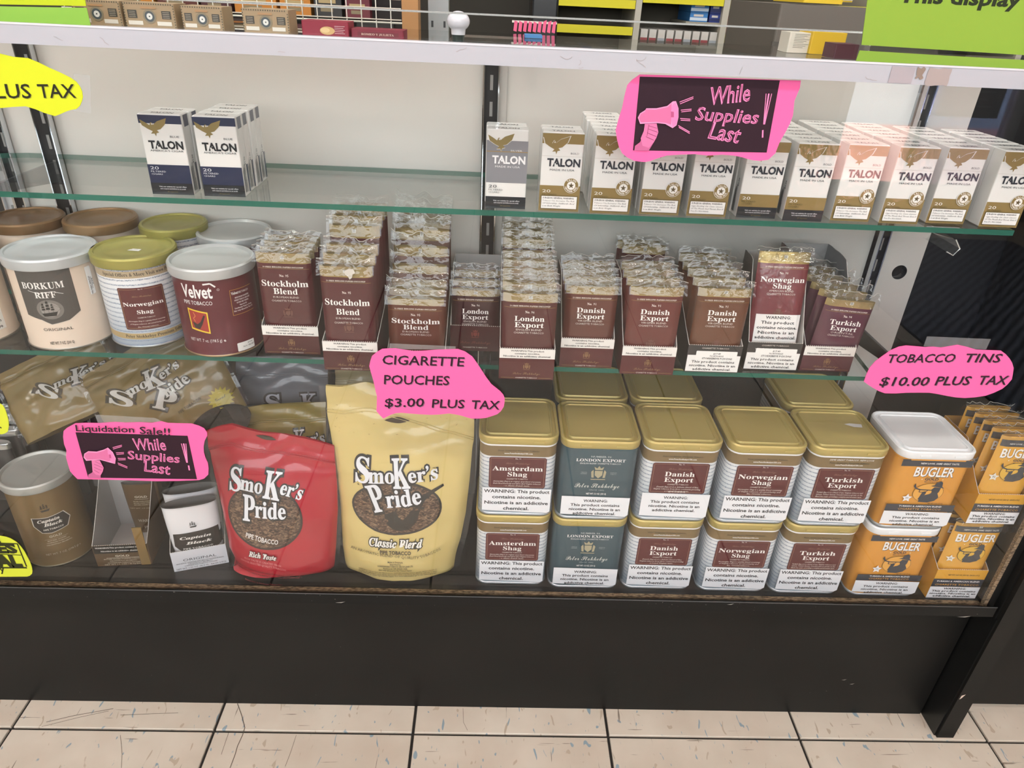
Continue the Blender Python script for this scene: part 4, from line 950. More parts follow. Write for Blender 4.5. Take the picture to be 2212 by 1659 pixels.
for key, bl, br in colsT:
    bm_, lm_, p1, p2, band, lab = specs[key]
    a = at_z(*bl, ZD); b = at_z(*br, ZD); cx = (a.x+b.x)/2; y0 = max(a.y, .039)
    lw = 'e8e9ea' if key != 'lo' else '3c535c'
    if key == 'bu': lw = 'd9963a'
    t = make_tin(lab+', lower in its stack', SG, bm_, lm_, p1(), band, lw=lw); t.location = (cx, y0, ZD+.0002)
    if p2 and p2 is not p1:
        t2 = make_tin(lab+', upper in its stack', SG, bm_, lm_, p2(), band, lw=lw); t2.location = (cx+.0012, y0-.0005, ZD+TH+.0008)
    else: t2 = dup(t, (cx+.0012, y0-.0005, ZD+TH+.0008), 0, lab+', upper in its stack')
    TOPX[key] = (cx, y0)
    if key == 'tu':
        q = at_z(1843, 916, ZD+2*TH); pr = Print(lambda c: mat(c, .6)); pr.poly([(-.012, .001), (-.004, .0035), (.012, .002), (.010, -.006), (-.001, -.0055), (-.007, -.002)], 'd9d9d6')
        pr.build('paper_label', t2, surf=lambda x, y, o: (q.x-cx-.0012+x, q.y-y0+y, TH-.0020+o), base=.0002)
    if key in ('lo', 'da', 'tu'):
        where = dict(lo='the slate blue tins', da='the second maroon-labelled stack', tu='the stack beside the orange tins')[key]
        r1 = dup(t, (cx+.001, y0+TD+.0045, ZD+.0002), 0, 'gold-lidded square tin behind %s, lower' % where, skip=('printed_front',))
        dup(t, (cx+.001, y0+TD+.0045, ZD+TH+.0008), 0, 'gold-lidded square tin behind %s, upper' % where, skip=('printed_front',))

# ------------------------------------------------------------------ bags of pipe tobacco on the deck
class Plane:
    """a leaning plane: local x and z lie in it, local -y looks at the viewer"""
    def __init__(s, o, tilt=0., rz=0., roll=0.):
        s.m = Matrix.Translation(Vector(o)) @ Matrix.Rotation(rz, 4, 'Z') @ Matrix.Rotation(-tilt, 4, 'X') @ Matrix.Rotation(-roll, 4, 'Y'); s.i = s.m.inverted()
    def px(s, u, v):
        a = s.i @ CAM; d = s.i.to_3x3() @ ray(u, v); p = a+d*(-a.y/d.y); return (p.x, p.z)
def interp(tab, k):
    if k <= tab[0][0]: return tab[0][1]
    for (a, p), (b, q) in zip(tab, tab[1:]):
        if k <= b: return p+(q-p)*(k-a)/max(b-a, 1e-9)
    return tab[-1][1]
def smooth_noise(x, z, s): return noise.noise(Vector((x*22, z*22, s)))*.6+noise.noise(Vector((x*55, z*55, s+5)))*.25
def make_bag(label, plane, left, right, top, col, thick, printer=None, seal=.006, seed=1., group=None, foot=.0, wr=1.):
    """left/right: local (x, z) edges from foot to top; top: local (x, z) points of the upper edge"""
    t = thing('tobacco_bag', label, 'tobacco bag', group=group); t.matrix_world = plane.m
    if foot is not None: left = [(x, max(z, foot)) for x, z in left]; right = [(x, max(z, foot)) for x, z in right]
    lt = sorted([(z, x) for x, z in left]); rt = sorted([(z, x) for x, z in right]); tp = sorted(top)
    H_ = max(lt[-1][0], rt[-1][0]); zb = min(lt[0][0], rt[0][0])
    def P3(s, v):
        zn = zb+(H_-zb)*v; a = interp(lt, zn); b = interp(rt, zn); x = a+(b-a)*s
        zt = interp(tp, x); return x, zb+(zt-zb)*v
    def depth(x, z):
        zz = min(max(z, zb), H_); a = interp(lt, zz); b = interp(rt, zz); s = min(max((x-a)/(b-a), 0), 1); v = (z-zb)/(interp(tp, x)-zb); v = min(max(v, 0), 1)
        e = (4*s*(1-s))**.55; k = interp([(0, .9), (.08, 1), (.45, .95), (.75, .45), (.88, .12), (1, .02)], v)
        edge = min(1, 6*min(s, 1-s))
        return thick*e*k+smooth_noise(x, z, seed)*.0045*wr*(.35+edge*.65)+.0012*wr*math.sin(z*260+6*noise.noise(Vector((x*20, z*8, seed))))*(1 if v > .8 else .15)
    body = mat(col, .36, 0, .55, .25, 60.) if isinstance(col, str) else col
    g = G(); nu, nv = 34, 44
    def fr(u, v):
        x, z = P3(u, v); return (x, -depth(x, z), z)
    def bk(u, v):
        x, z = P3(1-u, v); return (x, .003+thick*.35*(4*u*(1-u))**.6*(1-v)**.5, z)
    g.grid(fr, nu, nv, body); g.grid(bk, nu, 12, body); g.grid(lambda u, v: tuple(Vector(fr(u, 0))*(1-v)+Vector(bk(1-u, 0))*v), nu, 2, body)
    for u in (0, 1): g.grid(lambda w_, v: tuple(Vector(fr(u, v))*(1-w_)+Vector(bk(1-u, v))*w_), 1, 24, body)
    g.build('bag_body', t, smooth=True)
    g = G()
    for s_, tb, u in ((-1, lt, 0.), (1, rt, 1.)):
        def sf(w_, v, s_=s_, u=u):
            x, z = P3(u, v); return (x+s_*seal*w_*(1+.25*noise.noise(Vector((z*40, s_, seed)))), -.0012-.0012*w_*noise.noise(Vector((z*50, seed, 1)))-depth(x, z)*.3, z)
        g.grid(sf, 2, 30, FILM2)
    g.build('clear_seal', t, smooth=True)
    g = G(); zz = [.872, .885]
    for q in zz: g.tube([(P3(s/20, q)[0], -depth(*P3(s/20, q))-.0006, P3(s/20, q)[1]) for s in range(21)], .0007, body, 5)
    g.build('zip_ridge', t, smooth=True)
    def surf(x, y, o): return (x, -depth(x, y)-o, y)
    if printer:
        pr = Print(lambda c: mat(c, .4, 0, .4, .2, 60.)); printer(pr, plane); pr.build('printed_front', t, surf=surf, cell=.007, base=.0006)
    return t, surf
TOB = None
def tobacco_mat():
    m, nt, b = nodes_mat('shredded_tobacco'); N = nt.nodes.new; L = nt.links.new
    tc = N('ShaderNodeTexCoord'); mp = N('ShaderNodeMapping'); mp.inputs['Scale'].default_value = (1, 1, 2.2); mp.inputs['Rotation'].default_value = (0, .6, 0)
    v = N('ShaderNodeTexVoronoi'); v.inputs['Scale'].default_value = 330; n = N('ShaderNodeTexNoise'); n.inputs['Scale'].default_value = 180; n.inputs['Detail'].default_value = 5; n.inputs['Distortion'].default_value = 1.2
    L(tc.outputs['Object'], mp.inputs[0]); L(mp.outputs[0], v.inputs['Vector']); L(mp.outputs[0], n.inputs['Vector'])
    r = N('ShaderNodeValToRGB'); L(n.outputs[0], r.inputs[0]); e = r.color_ramp.elements; e[0].position = .36; e[0].color = (*lin('2f2520'), 1); e[1].position = .66; e[1].color = (*lin('93785f'), 1); q = e.new(.5); q.color = (*lin('5d4739'), 1)
    L(r.outputs[0], b.inputs['Base Color']); b.inputs['Roughness'].default_value = .5; b.inputs['Coat Weight'].default_value = .5
    return m
TOB = tobacco_mat()
def px_line(pr, pl, s, a, b, cap, col, style='', outline=None, ow=.05, res=2, off=0.):
    """letters whose baseline runs from pixel a to pixel b, capital height cap pixels"""
    f = pl.px if hasattr(pl, 'px') else pl
    p = f(*a); q = f(*b); r = f(a[0], a[1]-cap); rot = math.atan2(q[1]-p[1], q[0]-p[0]); h = math.hypot(r[0]-p[0], r[1]-p[1])
    pr.text(s, (p[0]+q[0])/2, (p[1]+q[1])/2, h, col, style, w=math.hypot(q[0]-p[0], q[1]-p[1]), rot=rot, outline=outline, ow=ow, res=res, off=off)
K3 = lambda x, y: (430+x/3.2532, 780+y/3.2532)
def logo(pr, pl, pts, white='dfe1e6', dark='33302e'):
    """pts: list of (letters, baseline start px, baseline end px, cap px)"""
    for oo, c in ((.085, dark), (.012, white)):
        for s_, a, b, cap in pts: px_line(pr, pl, s_, a, b, cap, c, 'serif', off=oo)
def ellipse_px(pr, pl, cx, cy, rx, ry, rot, col, n=40):
    pts = [];
    for i in range(n):
        a = 2*math.pi*i/n; x, y = rx*math.cos(a), ry*math.sin(a); pts.append(pl.px(cx+x*math.cos(rot)-y*math.sin(rot), cy+x*math.sin(rot)+y*math.cos(rot)))
    pr.poly(pts, col)
def red_print(pr, pl):
    cx, cy = K3(492, 1035)
    ellipse_px(pr, pl, cx, cy, 270/3.2532, 210/3.2532, .28, '3a2c28'); ellipse_px(pr, pl, cx, cy, 256/3.2532, 196/3.2532, .28, TOB)
    logo(pr, pl, [('S', K3(240, 862), K3(318, 874), 48), ('mo', K3(316, 858), K3(468, 884), 30), ('K', K3(478, 905), K3(590, 925), 54), ('er\u2019s', K3(590, 880), K3(738, 925), 26), ('P', K3(345, 1055), K3(428, 1062), 52), ('ride', K3(432, 1030), K3(645, 1038), 31)])
    px_line(pr, pl, 'PIPE TOBACCO', K3(366, 1168), K3(592, 1212), 10, 'e0dedb', 'bold')
    px_line(pr, pl, 'Rich Taste', K3(388, 1300), K3(578, 1325), 12, 'e6e0dc', 'iserif', outline='55201f', ow=.07, off=.02)
    for i, (s_, a, b) in enumerate([('RICH TASTE IS CREATED FROM', (355, 1322), (612, 1368)), ('CHOICE-SELECTED QUALITY TOBACCOS', (322, 1340), (648, 1392))]): px_line(pr, pl, s_, K3(*a), K3(*b), 4, 'd98a8c', res=1)
    for i, (s_, a, b) in enumerate([('WARNING: This Product Contains/Produces Chemicals Known To The State', (262, 1378), (735, 1455)), ('Of California To Cause Cancer, And Birth Defects Or Other Reproductive Harm.', (258, 1400), (742, 1476)), ('Made in U.S.A. by Scandinavian Tobacco Group', (358, 1468), (622, 1505))]): px_line(pr, pl, s_, K3(*a), K3(*b), 3.4, '74282b', 'bold', res=1)
rp = Plane(at_z(586, 1262, ZD), .14, -.02)
L_ = lambda pl, pts: [pl.px(*K3(*q)) for q in pts]
def bag_px(label, pl, left, right, top, col, thick, printer, **k): return make_bag(label, pl, L_(pl, left), L_(pl, right), L_(pl, top), col, thick, printer, **k)
rp = Plane(at_z(590, 1250, ZD)+Vector((0, .013, .009)), .12)
red, rs = bag_px('red pipe tobacco bag standing left of the cream bag', rp, [(300, 1540), (245, 1470), (215, 1300), (170, 1050), (110, 800), (70, 620), (48, 490)], [(790, 1565), (860, 1520), (950, 1470), (960, 1300), (972, 1000), (965, 800), (948, 600)],
    [(48, 492), (140, 458), (230, 442), (320, 470), (440, 500), (600, 515), (750, 540), (860, 570), (955, 600)], 'ae2332', .026, red_print, seed=2.)
def slot(t, pl, srf, a, b, h, name='hang_slot'):
    pr = Print(lambda c: mat(c, .8)); p = pl.px(*a); q = pl.px(*b); n = 10; r = h
    pts = [(p[0]+(q[0]-p[0])*i/n, p[1]+(q[1]-p[1])*i/n+r*math.sin(math.pi*i/n)) for i in range(n+1)]+[(q[0]+(p[0]-q[0])*i/n, q[1]+(p[1]-q[1])*i/n-r*math.sin(math.pi*i/n)) for i in range(1, n)]
    pr.poly(pts, '4c4034'); pr.build(name, t, surf=srf, base=.0008)
slot(red, rp, rs, K3(398, 518), K3(545, 552), .0035)
def cream_print(pr, pl):
    d = '3a3632'; cx, cy = K3(1403, 955)
    ellipse_px(pr, pl, cx, cy, 312/3.2532, 178/3.2532, .04, d); ellipse_px(pr, pl, cx, cy, 298/3.2532, 164/3.2532, .04, TOB)
    pp = [K3(*q) for q in [(1322, 995), (1405, 965), (1420, 1010), (1452, 1030), (1490, 990), (1545, 890), (1620, 855), (1722, 818), (1728, 832), (1650, 870), (1600, 905), (1570, 960), (1545, 1040), (1495, 1095), (1440, 1108), (1380, 1095), (1335, 1055)]]
    pr.poly([pl.px(*q) for q in pp], '37332f')
    logo(pr, pl, [('S', K3(1118, 788), K3(1212, 795), 49), ('mo', K3(1212, 790), K3(1388, 792), 30), ('K', K3(1385, 825), K3(1498, 822), 58), ('er\u2019s', K3(1488, 788), K3(1686, 780), 29), ('P', K3(1258, 985), K3(1348, 962), 56), ('ride', K3(1345, 945), K3(1578, 918), 31)])
    px_line(pr, pl, 'Classic Blend', K3(1220, 1208), K3(1582, 1222), 17, 'eceae4', 'iserif', outline='2e2b28', ow=.08, off=.02)
    px_line(pr, pl, 'PIPE TOBACCO', K3(1294, 1262), K3(1506, 1268), 8, d, 'bold')
    px_line(pr, pl, 'AN AROMATIC BLEND OF QUALITY', K3(1083, 1258), K3(1560, 1302), 6, '6b5f42', res=1); px_line(pr, pl, 'TOBACCOS', K3(1572, 1300), K3(1708, 1258), 6, '6b5f42', res=1)
    for i, (s_, w_) in enumerate([('Made in Denmark', 105), ('Imported by', 75), ('SCANDINAVIAN TOBACCO GROUP LANE LTD.', 245), ('Richmond, VA 23233 USA', 165), ('Sale only allowed in the United States.', 230)]): px_line(pr, pl, s_, K3(1400-w_/2, 1322+13.5*i), K3(1400+w_/2, 1323+13.5*i), 3, '4c4534', 'bold', res=1)
    for i, s_ in enumerate(['WARNING: This product can expose you to chemicals including tobacco smoke, which is known to', 'the State of California to cause cancer, and nicotine, which is known to the State of California to cause', 'birth defects or other reproductive harm. For more information go to the warnings page.']): px_line(pr, pl, s_, K3(1140, 1392+12*i), K3(1680, 1396+12*i), 2.6, '7a6c48', 'bold', res=1)
cp = Plane(at_z(868, 1252, ZD)+Vector((0, .018, .0040)), .10)
cream, cs = bag_px('large cream pipe tobacco bag standing between the red bag and the square tins', cp, [(1150, 1560), (1125, 1500), (1030, 1430), (1012, 1300), (995, 1020), (965, 750), (925, 500), (905, 400), (893, 240), (890, 165)], [(1700, 1572), (1735, 1490), (1790, 1445), (1805, 1330), (1840, 1200), (1875, 1000), (1905, 700), (1925, 430), (1935, 380)],
    [(885, 170), (1000, 178), (1180, 150), (1400, 210), (1600, 290), (1800, 360), (1940, 410)], 'd2bd7c', .030, cream_print, seed=5., wr=1.15, seal=.008)
slot(cream, cp, cs, K3(1310, 392), K3(1485, 404), .0045)
def gold_print(pr, pl):
    logo(pr, pl, [('K', K3(690, 600), K3(760, 600), 40), ('er\u2019s', K3(760, 580), K3(890, 570), 24), ('mo', K3(560, 600), K3(690, 600), 24)])
gp = Plane(at_z(600, 1170, ZD)+Vector((0, .0, .0005)), .12)
gp = Plane((at_y(600, 1100, .128).x, .128, ZD+.0005), .12)
bag_px('olive gold pipe tobacco bag standing behind the red bag', gp, [(200, 1150), (120, 700), (98, 450), (72, 360)], [(890, 1150), (895, 700), (893, 450), (890, 300)], [(68, 362), (240, 345), (450, 310), (690, 296), (890, 292)], '8d7c42', .012, gold_print, seed=7., wr=1.3)
sp = Plane((at_y(620, 1000, .178).x, .178, ZD+.0005), .10)
def grey_print(pr, pl): logo(pr, pl, [('S', K3(492, 330), K3(590, 330), 34), ('mo', K3(590, 330), K3(735, 330), 18), ('K', K3(735, 335), K3(840, 335), 36)], white='b9bbc4')
bag_px('grey pipe tobacco bag with crinkled top behind the olive gold bag', sp, [(330, 900), (300, 400), (262, 150), (255, -20)], [(905, 900), (905, 400), (905, 150), (905, -20)], [(250, -25), (580, -35), (910, -20)], '6d6e75', .012, grey_print, seed=11., wr=1.5)
bp2 = Plane((at_y(790, 1000, .205).x, .205, ZD+.0005), .06)
bag_px('pale tan bag glimpsed above the cream bag', bp2, [(960, 900), (960, 300), (955, 20)], [(1330, 900), (1330, 300), (1330, 40)], [(950, 20), (1340, 40)], 'b0a27c', .008, None, seed=13., wr=1.2)
# two olive gold bags thrown slantwise at the back left
K4 = lambda x, y: (x/4.424, 740+y/4.424)
def slant(label, ctr, y, tilt, roll, w, h, seed, logo_pts, extra=None, col='7c6a40'):
    o = at_y(*ctr, y); pl = Plane(o, tilt, 0, roll)
    def prn(pr, pl):
        logo(pr, pl, logo_pts, white='c3c2bd', dark='3d362a')
        if extra: extra(pr, pl)
    lft = [(-w/2, -h/2), (-w/2-.003, 0), (-w/2+.002, h/2)]; rgt = [(w/2, -h/2), (w/2+.003, 0), (w/2, h/2)]; top = [(-w/2-.01, h/2), (0, h/2+.003), (w/2+.01, h/2-.002)]
    return make_bag(label, pl, lft, rgt, top, col, .022, prn, seed=seed, wr=2.6, foot=None)
slant('olive gold bag lying slantwise in the far left corner of the deck', K4(590, 440), .178, .5, .46, .150, .105, 17., [('S', K4(400, 480), K4(640, 545), 24), ('mo', K4(610, 440), K4(800, 355), 17), ('K', K4(790, 400), K4(930, 350), 34), ('er\u2019s', K4(860, 320), K4(1040, 210), 15)])
def sun_burst(pr, pl):
    c = pl.px(*K4(2150, 520)); pr.star(c[0], c[1], .017, 'a89a2c', .72, 16); px_line(pr, pl, 'Great', K4(2110, 545), K4(2195, 500), 7, '3a3520', 'script')
    px_line(pr, pl, 'PIPE TOBACCO', K4(1790, 650), K4(1980, 515), 6, '4a4028', 'bold', res=1); e = pl.px(*K4(2150, 770)); pr.ell(e[0], e[1], .040, .026, mat('2a251e', .7))
slant('olive gold bag with large lettering leaning over the left back corner', K4(1560, 470), .158, .36, .50, .182, .136, 23., [('S', K4(1080, 560), K4(1330, 600), 30), ('mo', K4(1290, 500), K4(1480, 395), 20), ('K', K4(1470, 440), K4(1640, 370), 40), ('er\u2019s', K4(1600, 340), K4(1760, 215), 19), ('P', K4(1530, 590), K4(1720, 640), 44), ('ride', K4(1660, 500), K4(1870, 350), 22)], sun_burst)

# ------------------------------------------------------------------ left end of the deck
BLKB = '37332f'
t = round_tin('bronze round tin with clear-silver lid and black crest label', 'round_tin', (93, 1011), (137, 1179), ZD, .0435, mat('7b6440', .4, .25, .2), 'b4b6b2', h=.1405, rim='a79a82', groove=True)
a0 = facing((137, 1179), ZD)-.1; r = .0427; pr = Print()
ship(pr, -.002, .099, .011, '2f2a22')
sh = [(-.021, .088), (-.002, .086), (.018, .088), (.0245, .075), (.018, .062), (-.003, .0585), (-.014, .061), (-.0215, .074)]
pr.poly(sh, 'd8d2c6'); pr.poly([(x*.95, .0735+(y-.0735)*.94) for x, y in sh], BLKB)
pr.text('Captain', -.002, .0785, .0048, 'e6e1d8', 'iserif', w=.026, off=.015); pr.text('Black', .002, .0715, .0048, 'e6e1d8', 'iserif', w=.022, off=.015); pr.text('PIPE TOBACCO', .001, .0645, .0026, 'e6e1d8', 'bold', w=.024, res=1)
pr.text('GOLD', .0, .0515, .0036, 'c9bea8', 'bold', w=.015); pr.rect(-.014, .0488, .014, .0491, 'c9bea8')
for i, (s_, w_) in enumerate([('MATURED GOLDEN', .022), ('CAVENDISH TOBACCOS.', .028), ('DELIGHTFULLY AROMATIC.', .031)]): pr.text(s_, .001*i, .0455-.0035*i, .0017, 'c9bea8', 'bold', w=w_, res=1)
pr.text('NET WT. 7 OZ. (198.5 g) e', .003, .0215, .0032, 'c9bea8', w=.043, res=1)
pr.build('printed_label', t, surf=cyl(r, a0), cell=.004, base=.0001)
K5 = lambda x, y: (x/4.424, 1000+y/4.424)
def carton_at(label, bl, br, hf_px, hb, d, col, printer, inner, z=ZD, **k):
    a = at_z(*bl, z); b = at_z(*br, z); w = math.hypot(b.x-a.x, b.y-a.y); rz = math.atan2(b.y-a.y, b.x-a.x); c = (a+b)/2
    hf = at_y(c.x and (bl[0]+br[0])/2, hf_px, c.y).z-z
    t = make_carton(label, w, hf, hb, d, col, printer, inner, **k); t.location = (c.x, c.y, z+.0003); t.rotation_euler = (0, 0, rz); return t, w, hf, rz, c
def cb_gold(pr, w, hf):
    pr.rect(-w*.49, hf*.62, w*.49, hf-.0004, '23201c'); pr.text('WARNING:This product contains nicotine.', 0, hf*.86, .0024, 'e8e4dc', 'bold', w=w*.9, res=1); pr.text('Nicotine is an addictive chemical.', 0, hf*.7, .0024, 'e8e4dc', 'bold', w=w*.72, res=1)
    pr.text('GOLD', 0, hf*.44, .0032, 'd9cdb8', 'bold', w=w*.26); pr.rect(-w*.3, hf*.385, w*.3, hf*.4, 'd9cdb8')
    for i, (s_, q) in enumerate([('MATURED GOLDEN CAVENDISH TOBACCOS.', .7), ('DELIGHTFULLY AROMATIC.', .5), ('CONTAINS FIVE TOBACCO POUCHES', .6)]): pr.text(s_, 0, hf*(.32-.09*i), .0014, 'c9bea8', 'bold', w=w*q, res=1)
    pr.text('NET WT 1.5 OZS / 42.5g EACH', 0, hf*.05, .0022, 'c9bea8', w=w*.72, res=1)
t, w, hf, rz, c = carton_at('bronze carton with torn top, emptied in front', (212, 1224), (329, 1218), 1178, .118, .09, '5d4830', cb_gold, 'a9a8a6', notch=.9)
g = G(); m_ = mat('8f7446', .4, .2, .2); g.box((.0, -.001, .0), (w*.17, .0008, hf+.03), m_); o = g.build('torn_flap', t); o.location = (w*.31, 0, 0)
def flat_pouch(label, w, h, d, col, face, loc, rz=0, tilt=0., group=None, cuff=None):
    """rounded cup-shaped pouch with an open oval mouth"""
    t = thing('tobacco_pouch', label, 'tobacco pouch', loc, rz, group); t.rotation_euler = (-tilt, 0, rz)
    def ring(z, k, n=28, b=1.):
        return [(w/2*k*math.copysign(abs(math.cos(2*math.pi*i/n))**.8, math.cos(2*math.pi*i/n)), d/2+d/2*b*math.copysign(abs(math.sin(2*math.pi*i/n))**.9, math.sin(2*math.pi*i/n)), z) for i in range(n)]
    g = G(); g.loops([ring(0, .86, b=.6), ring(h*.02, .9, b=.8), ring(h*.3, .95), ring(h*.7, 1.), ring(h, 1.02)], wrapm(col), True, False); g.loops([ring(h, 1.02), ring(h-.003, .97, b=.85), ring(h-.012, .9, b=.7)], mat('565350', .6), False, True)
    g.build('pouch_body', t, smooth='auto')
    g = G(); g.loops([ring(h-.002, 1.03, b=1.04), ring(h+.003, 1.05, b=1.1)], FILM2, False, False); g.build('clear_wrap', t, smooth=True)
    if face:
        pr = Print(wrapm); face(pr, w, h)
        def surf(x, y, o):
            k = interp([(0, .88), (h*.3, .95), (h*.7, 1.), (h, 1.02)], y); q = min(abs(2*x/(w*k)), .999); s_ = (1-q**2.5)**.45
            return (x, d/2-d/2*s_*interp([(0, .7), (h*.15, .95), (h*.3, 1)], y)-o, y)
        pr.build('printed_front', t, surf=surf, cell=.005, base=.0004)
    return t
def cb_back(pr, w, h):
    pr.text('GOLD', 0, h*.74, .0034, 'cfc6b4', 'bold', w=w*.36); pr.rect(-w*.2, h*.71, w*.2, h*.715, 'cfc6b4')
    for i in range(3): pr.text('MATURED GOLDEN CAVENDISH'[:24-3*i], 0, h*(.66-.035*i), .0016, 'b5a98f', 'bold', w=w*.5, res=1)
    pr.text('NET WT. 1.5 OZ  42.5g', 0, h*.52, .002, 'b5a98f', w=w*.8, res=1); pr.text('WARNING: This', .008, h*.25, .0052, 'a49b8a', 'bold', w=w*.85); pr.text('product', .006, h*.13, .0052, 'a49b8a', 'bold', w=w*.5)
flat_pouch('bronze pouch standing at the back inside the torn bronze carton', w*.66, .092, .012, '5b4527', cb_back, (c.x+.008, c.y+.066, ZD+.0014), rz)
def orig_front(pr, w, hf):
    pr.text('ORIGINAL', -.0, hf*.47, .0042, '4a4a4c', w=w*.6); pr.rect(-w*.33, hf*.42, w*.33, hf*.425, '77777a')
    for i, (s_, q) in enumerate([('RICH BLACK CAVENDISH AND MELLOW TASTING BURLEYS.', .86), ('DELIGHTFULLY AROMATIC.', .45), ('CONTAINS FIVE TOBACCO POUCHES', .6)]): pr.text(s_, 0, hf*(.35-.075*i), .0015, '5a5a5c', 'bold', w=w*q, res=1)
    pr.text('NET WT. 1.50 OZ. (42.5 G) - EACH: 5 PCS', 0, hf*.06, .0028, '55555a', w=w*.9, res=1)
a = at_z(377, 1236, ZD)
t, w, hf, rz, c = carton_at('white open carton holding white pouches beside the red bag', (377, 1236), (495, 1215), 1186, .066, .062, 'dcdde2', orig_front, '2c2b2a', notch=1.)
def orig_pouch(pr, w, h):
    pr.poly([(-w*.40, h*.56), (w*.5, h*.6), (w*.5, h*.30), (w*.36, h*.25), (-w*.3, h*.25), (-w*.42, h*.34)], BLKB)
    ship(pr, .0, h*.68, .009, '3a3836'); pr.text('Captain', .0, h*.465, .0046, 'ebe8e2', 'iserif', w=w*.58, off=.015); pr.text('Black', .003, h*.375, .0046, 'ebe8e2', 'iserif', w=w*.48, off=.015); pr.text('PIPE TOBACCO', .001, h*.29, .0025, 'ebe8e2', 'bold', w=w*.56, res=1)
    pr.rr(-w*.33, h*.03, w*.38, h*.24, .003, 'c4c6d0'); pr.text('ORIGINAL', .0, h*.17, .0028, '55565c', w=w*.45, res=1)
    for i in range(3): pr.text(['RICH BLACK CAVENDISH', 'AND MELLOW TASTING BURLEYS.', 'DELIGHTFULLY AROMATIC.'][i], 0, h*(.13-.03*i), .0013, '55565c', 'bold', w=w*(.42+.06*i), res=1)
hp_ = .103
n1 = Vector((-math.sin(rz), math.cos(rz), 0))
for k in range(2):
    q = c+n1*(.0035+.026*k); flat_pouch('white pouch with black crest at the front of the white carton' if k == 0 else 'white pouch behind the front one in the white carton', w*.96, hp_+.004*k, .022, 'e3e3e6', orig_pouch if k == 0 else None, (q.x, q.y, ZD+.0045), rz)
K6 = lambda x, y: (x/4.046, 860+y/4.046)
# row of slim black packs at the far left, on a sloping display carton, with a lettered black carton behind
rimm = mat('b9bbba', .25, .8); steps = []
for k, ((u, v), y_) in enumerate((((14, 962), .158), ((33, 932), .175), ((54, 905), .192), ((66, 884), .209))):
    q = at_y(u, v, y_); hh = .086; steps.append((y_, q.z-hh-.001))
    t = flat_pouch('slim black pouch with silver rim, %s in the row at the far left' % ['nearest', 'second', 'third', 'farthest'][k], .052, hh-.004, .0145, '2c2d30', None, (q.x-.026, y_, q.z-hh), 0, group='slim black pouches')
    for ch in list(t.children):
        if ch.name.startswith('clear_wrap'): bpy.data.objects.remove(ch)
    g = G(); n = 28; rg = lambda z, k_: [(.026*1.03*k_*math.copysign(abs(math.cos(2*math.pi*i/n))**.8, math.cos(2*math.pi*i/n)), .00725+.00725*1.05*k_*math.copysign(abs(math.sin(2*math.pi*i/n))**.9, math.sin(2*math.pi*i/n)), z) for i in range(n)]
    g.loops([rg(hh-.009, 1.), rg(hh-.001, 1.02), rg(hh, .97), rg(hh-.003, .9)], rimm, False, True); g.build('silver_rim', t, smooth='auto')
    pr = Print(lambda c: mat(c, .25, .8)); pr.rect(-.0005, .002, .0007, hh-.01, 'b9bbba'); pr.build('silver_edge', t, surf=lambda x, y, o: (.0262+o, .00725+x*1.5, y), base=.0002)
xr = at_y(66, 884, .209).x+.004; zf, zb_ = steps[0][1]-.004, steps[3][1]-.002
t = thing('display_carton', 'black sloping display carton under the slim black pouches', 'carton', (0, 0, ZD+.0004))
g = G(); y0, y1 = .154, .2245; xl = xr-.075; m_ = mat('262422', .5)
v_ = [(x, y, z) for x in (xl, xr) for y, z in ((y0, 0), (y1, 0), (y1, zb_-ZD), (y0, zf-ZD-.006))]
g.mesh(v_, [(0, 1, 2, 3), (7, 6, 5, 4), (0, 4, 5, 1), (1, 5, 6, 2), (2, 6, 7, 3), (3, 7, 4, 0)], m_); g.build('carton_body', t)
g = G(); g.tube([(xr+.0006, y0, zf-ZD-.005), (xr+.0006, (y0+y1)/2, (zf+zb_)/2-ZD-.001), (xr+.0006, y1, zb_-ZD+.001)], .0008, mat('b8aea2', .8), 5); g.build('torn_edge', t)
q = at_y(60, 975, .206)
t = thing('carton_box', 'black carton with pale lettering behind the slim black pouches', 'carton', (.04, .2265, ZD+.0004), 0)
zt_ = at_y(60, 884, .2265).z-ZD
g = G(); g.box((-.05, 0, 0), (.036, .011, zt_), mat('302e2d', .5)); g.build('carton_body', t)
pr = Print(); pr.text('BORKUM', -.004, zt_-.016, .0075, 'd9d7d2', 'serif', w=.06); pr.rect(.0335, .10, .0352, zt_-.004, '8e7f68'); pr.build('printed_front', t, base=.0002)
t = thing('carton_box', 'small pale and black carton with torn edge above the lower yellow sign', 'carton', (.004, .098, ZD+.0004), .05)
g = G(); g.box((-.03, -.012, 0), (.020, -.002, .030), mat('3a3531', .5)); g.build('carton_body', t)
pr = Print(); pr.rect(-.03, .012, .020, .028, 'dedad0'); pr.text('contains nicotine.', .006, .0215, .0026, '2c2c2c', 'bold', w=.024, res=1); pr.text('addictive chemical.', .006, .0155, .0026, '2c2c2c', 'bold', w=.024, res=1); pr.build('printed_front', t, surf=lambda x, y, o: (x, -.012-o, y), base=.0002)

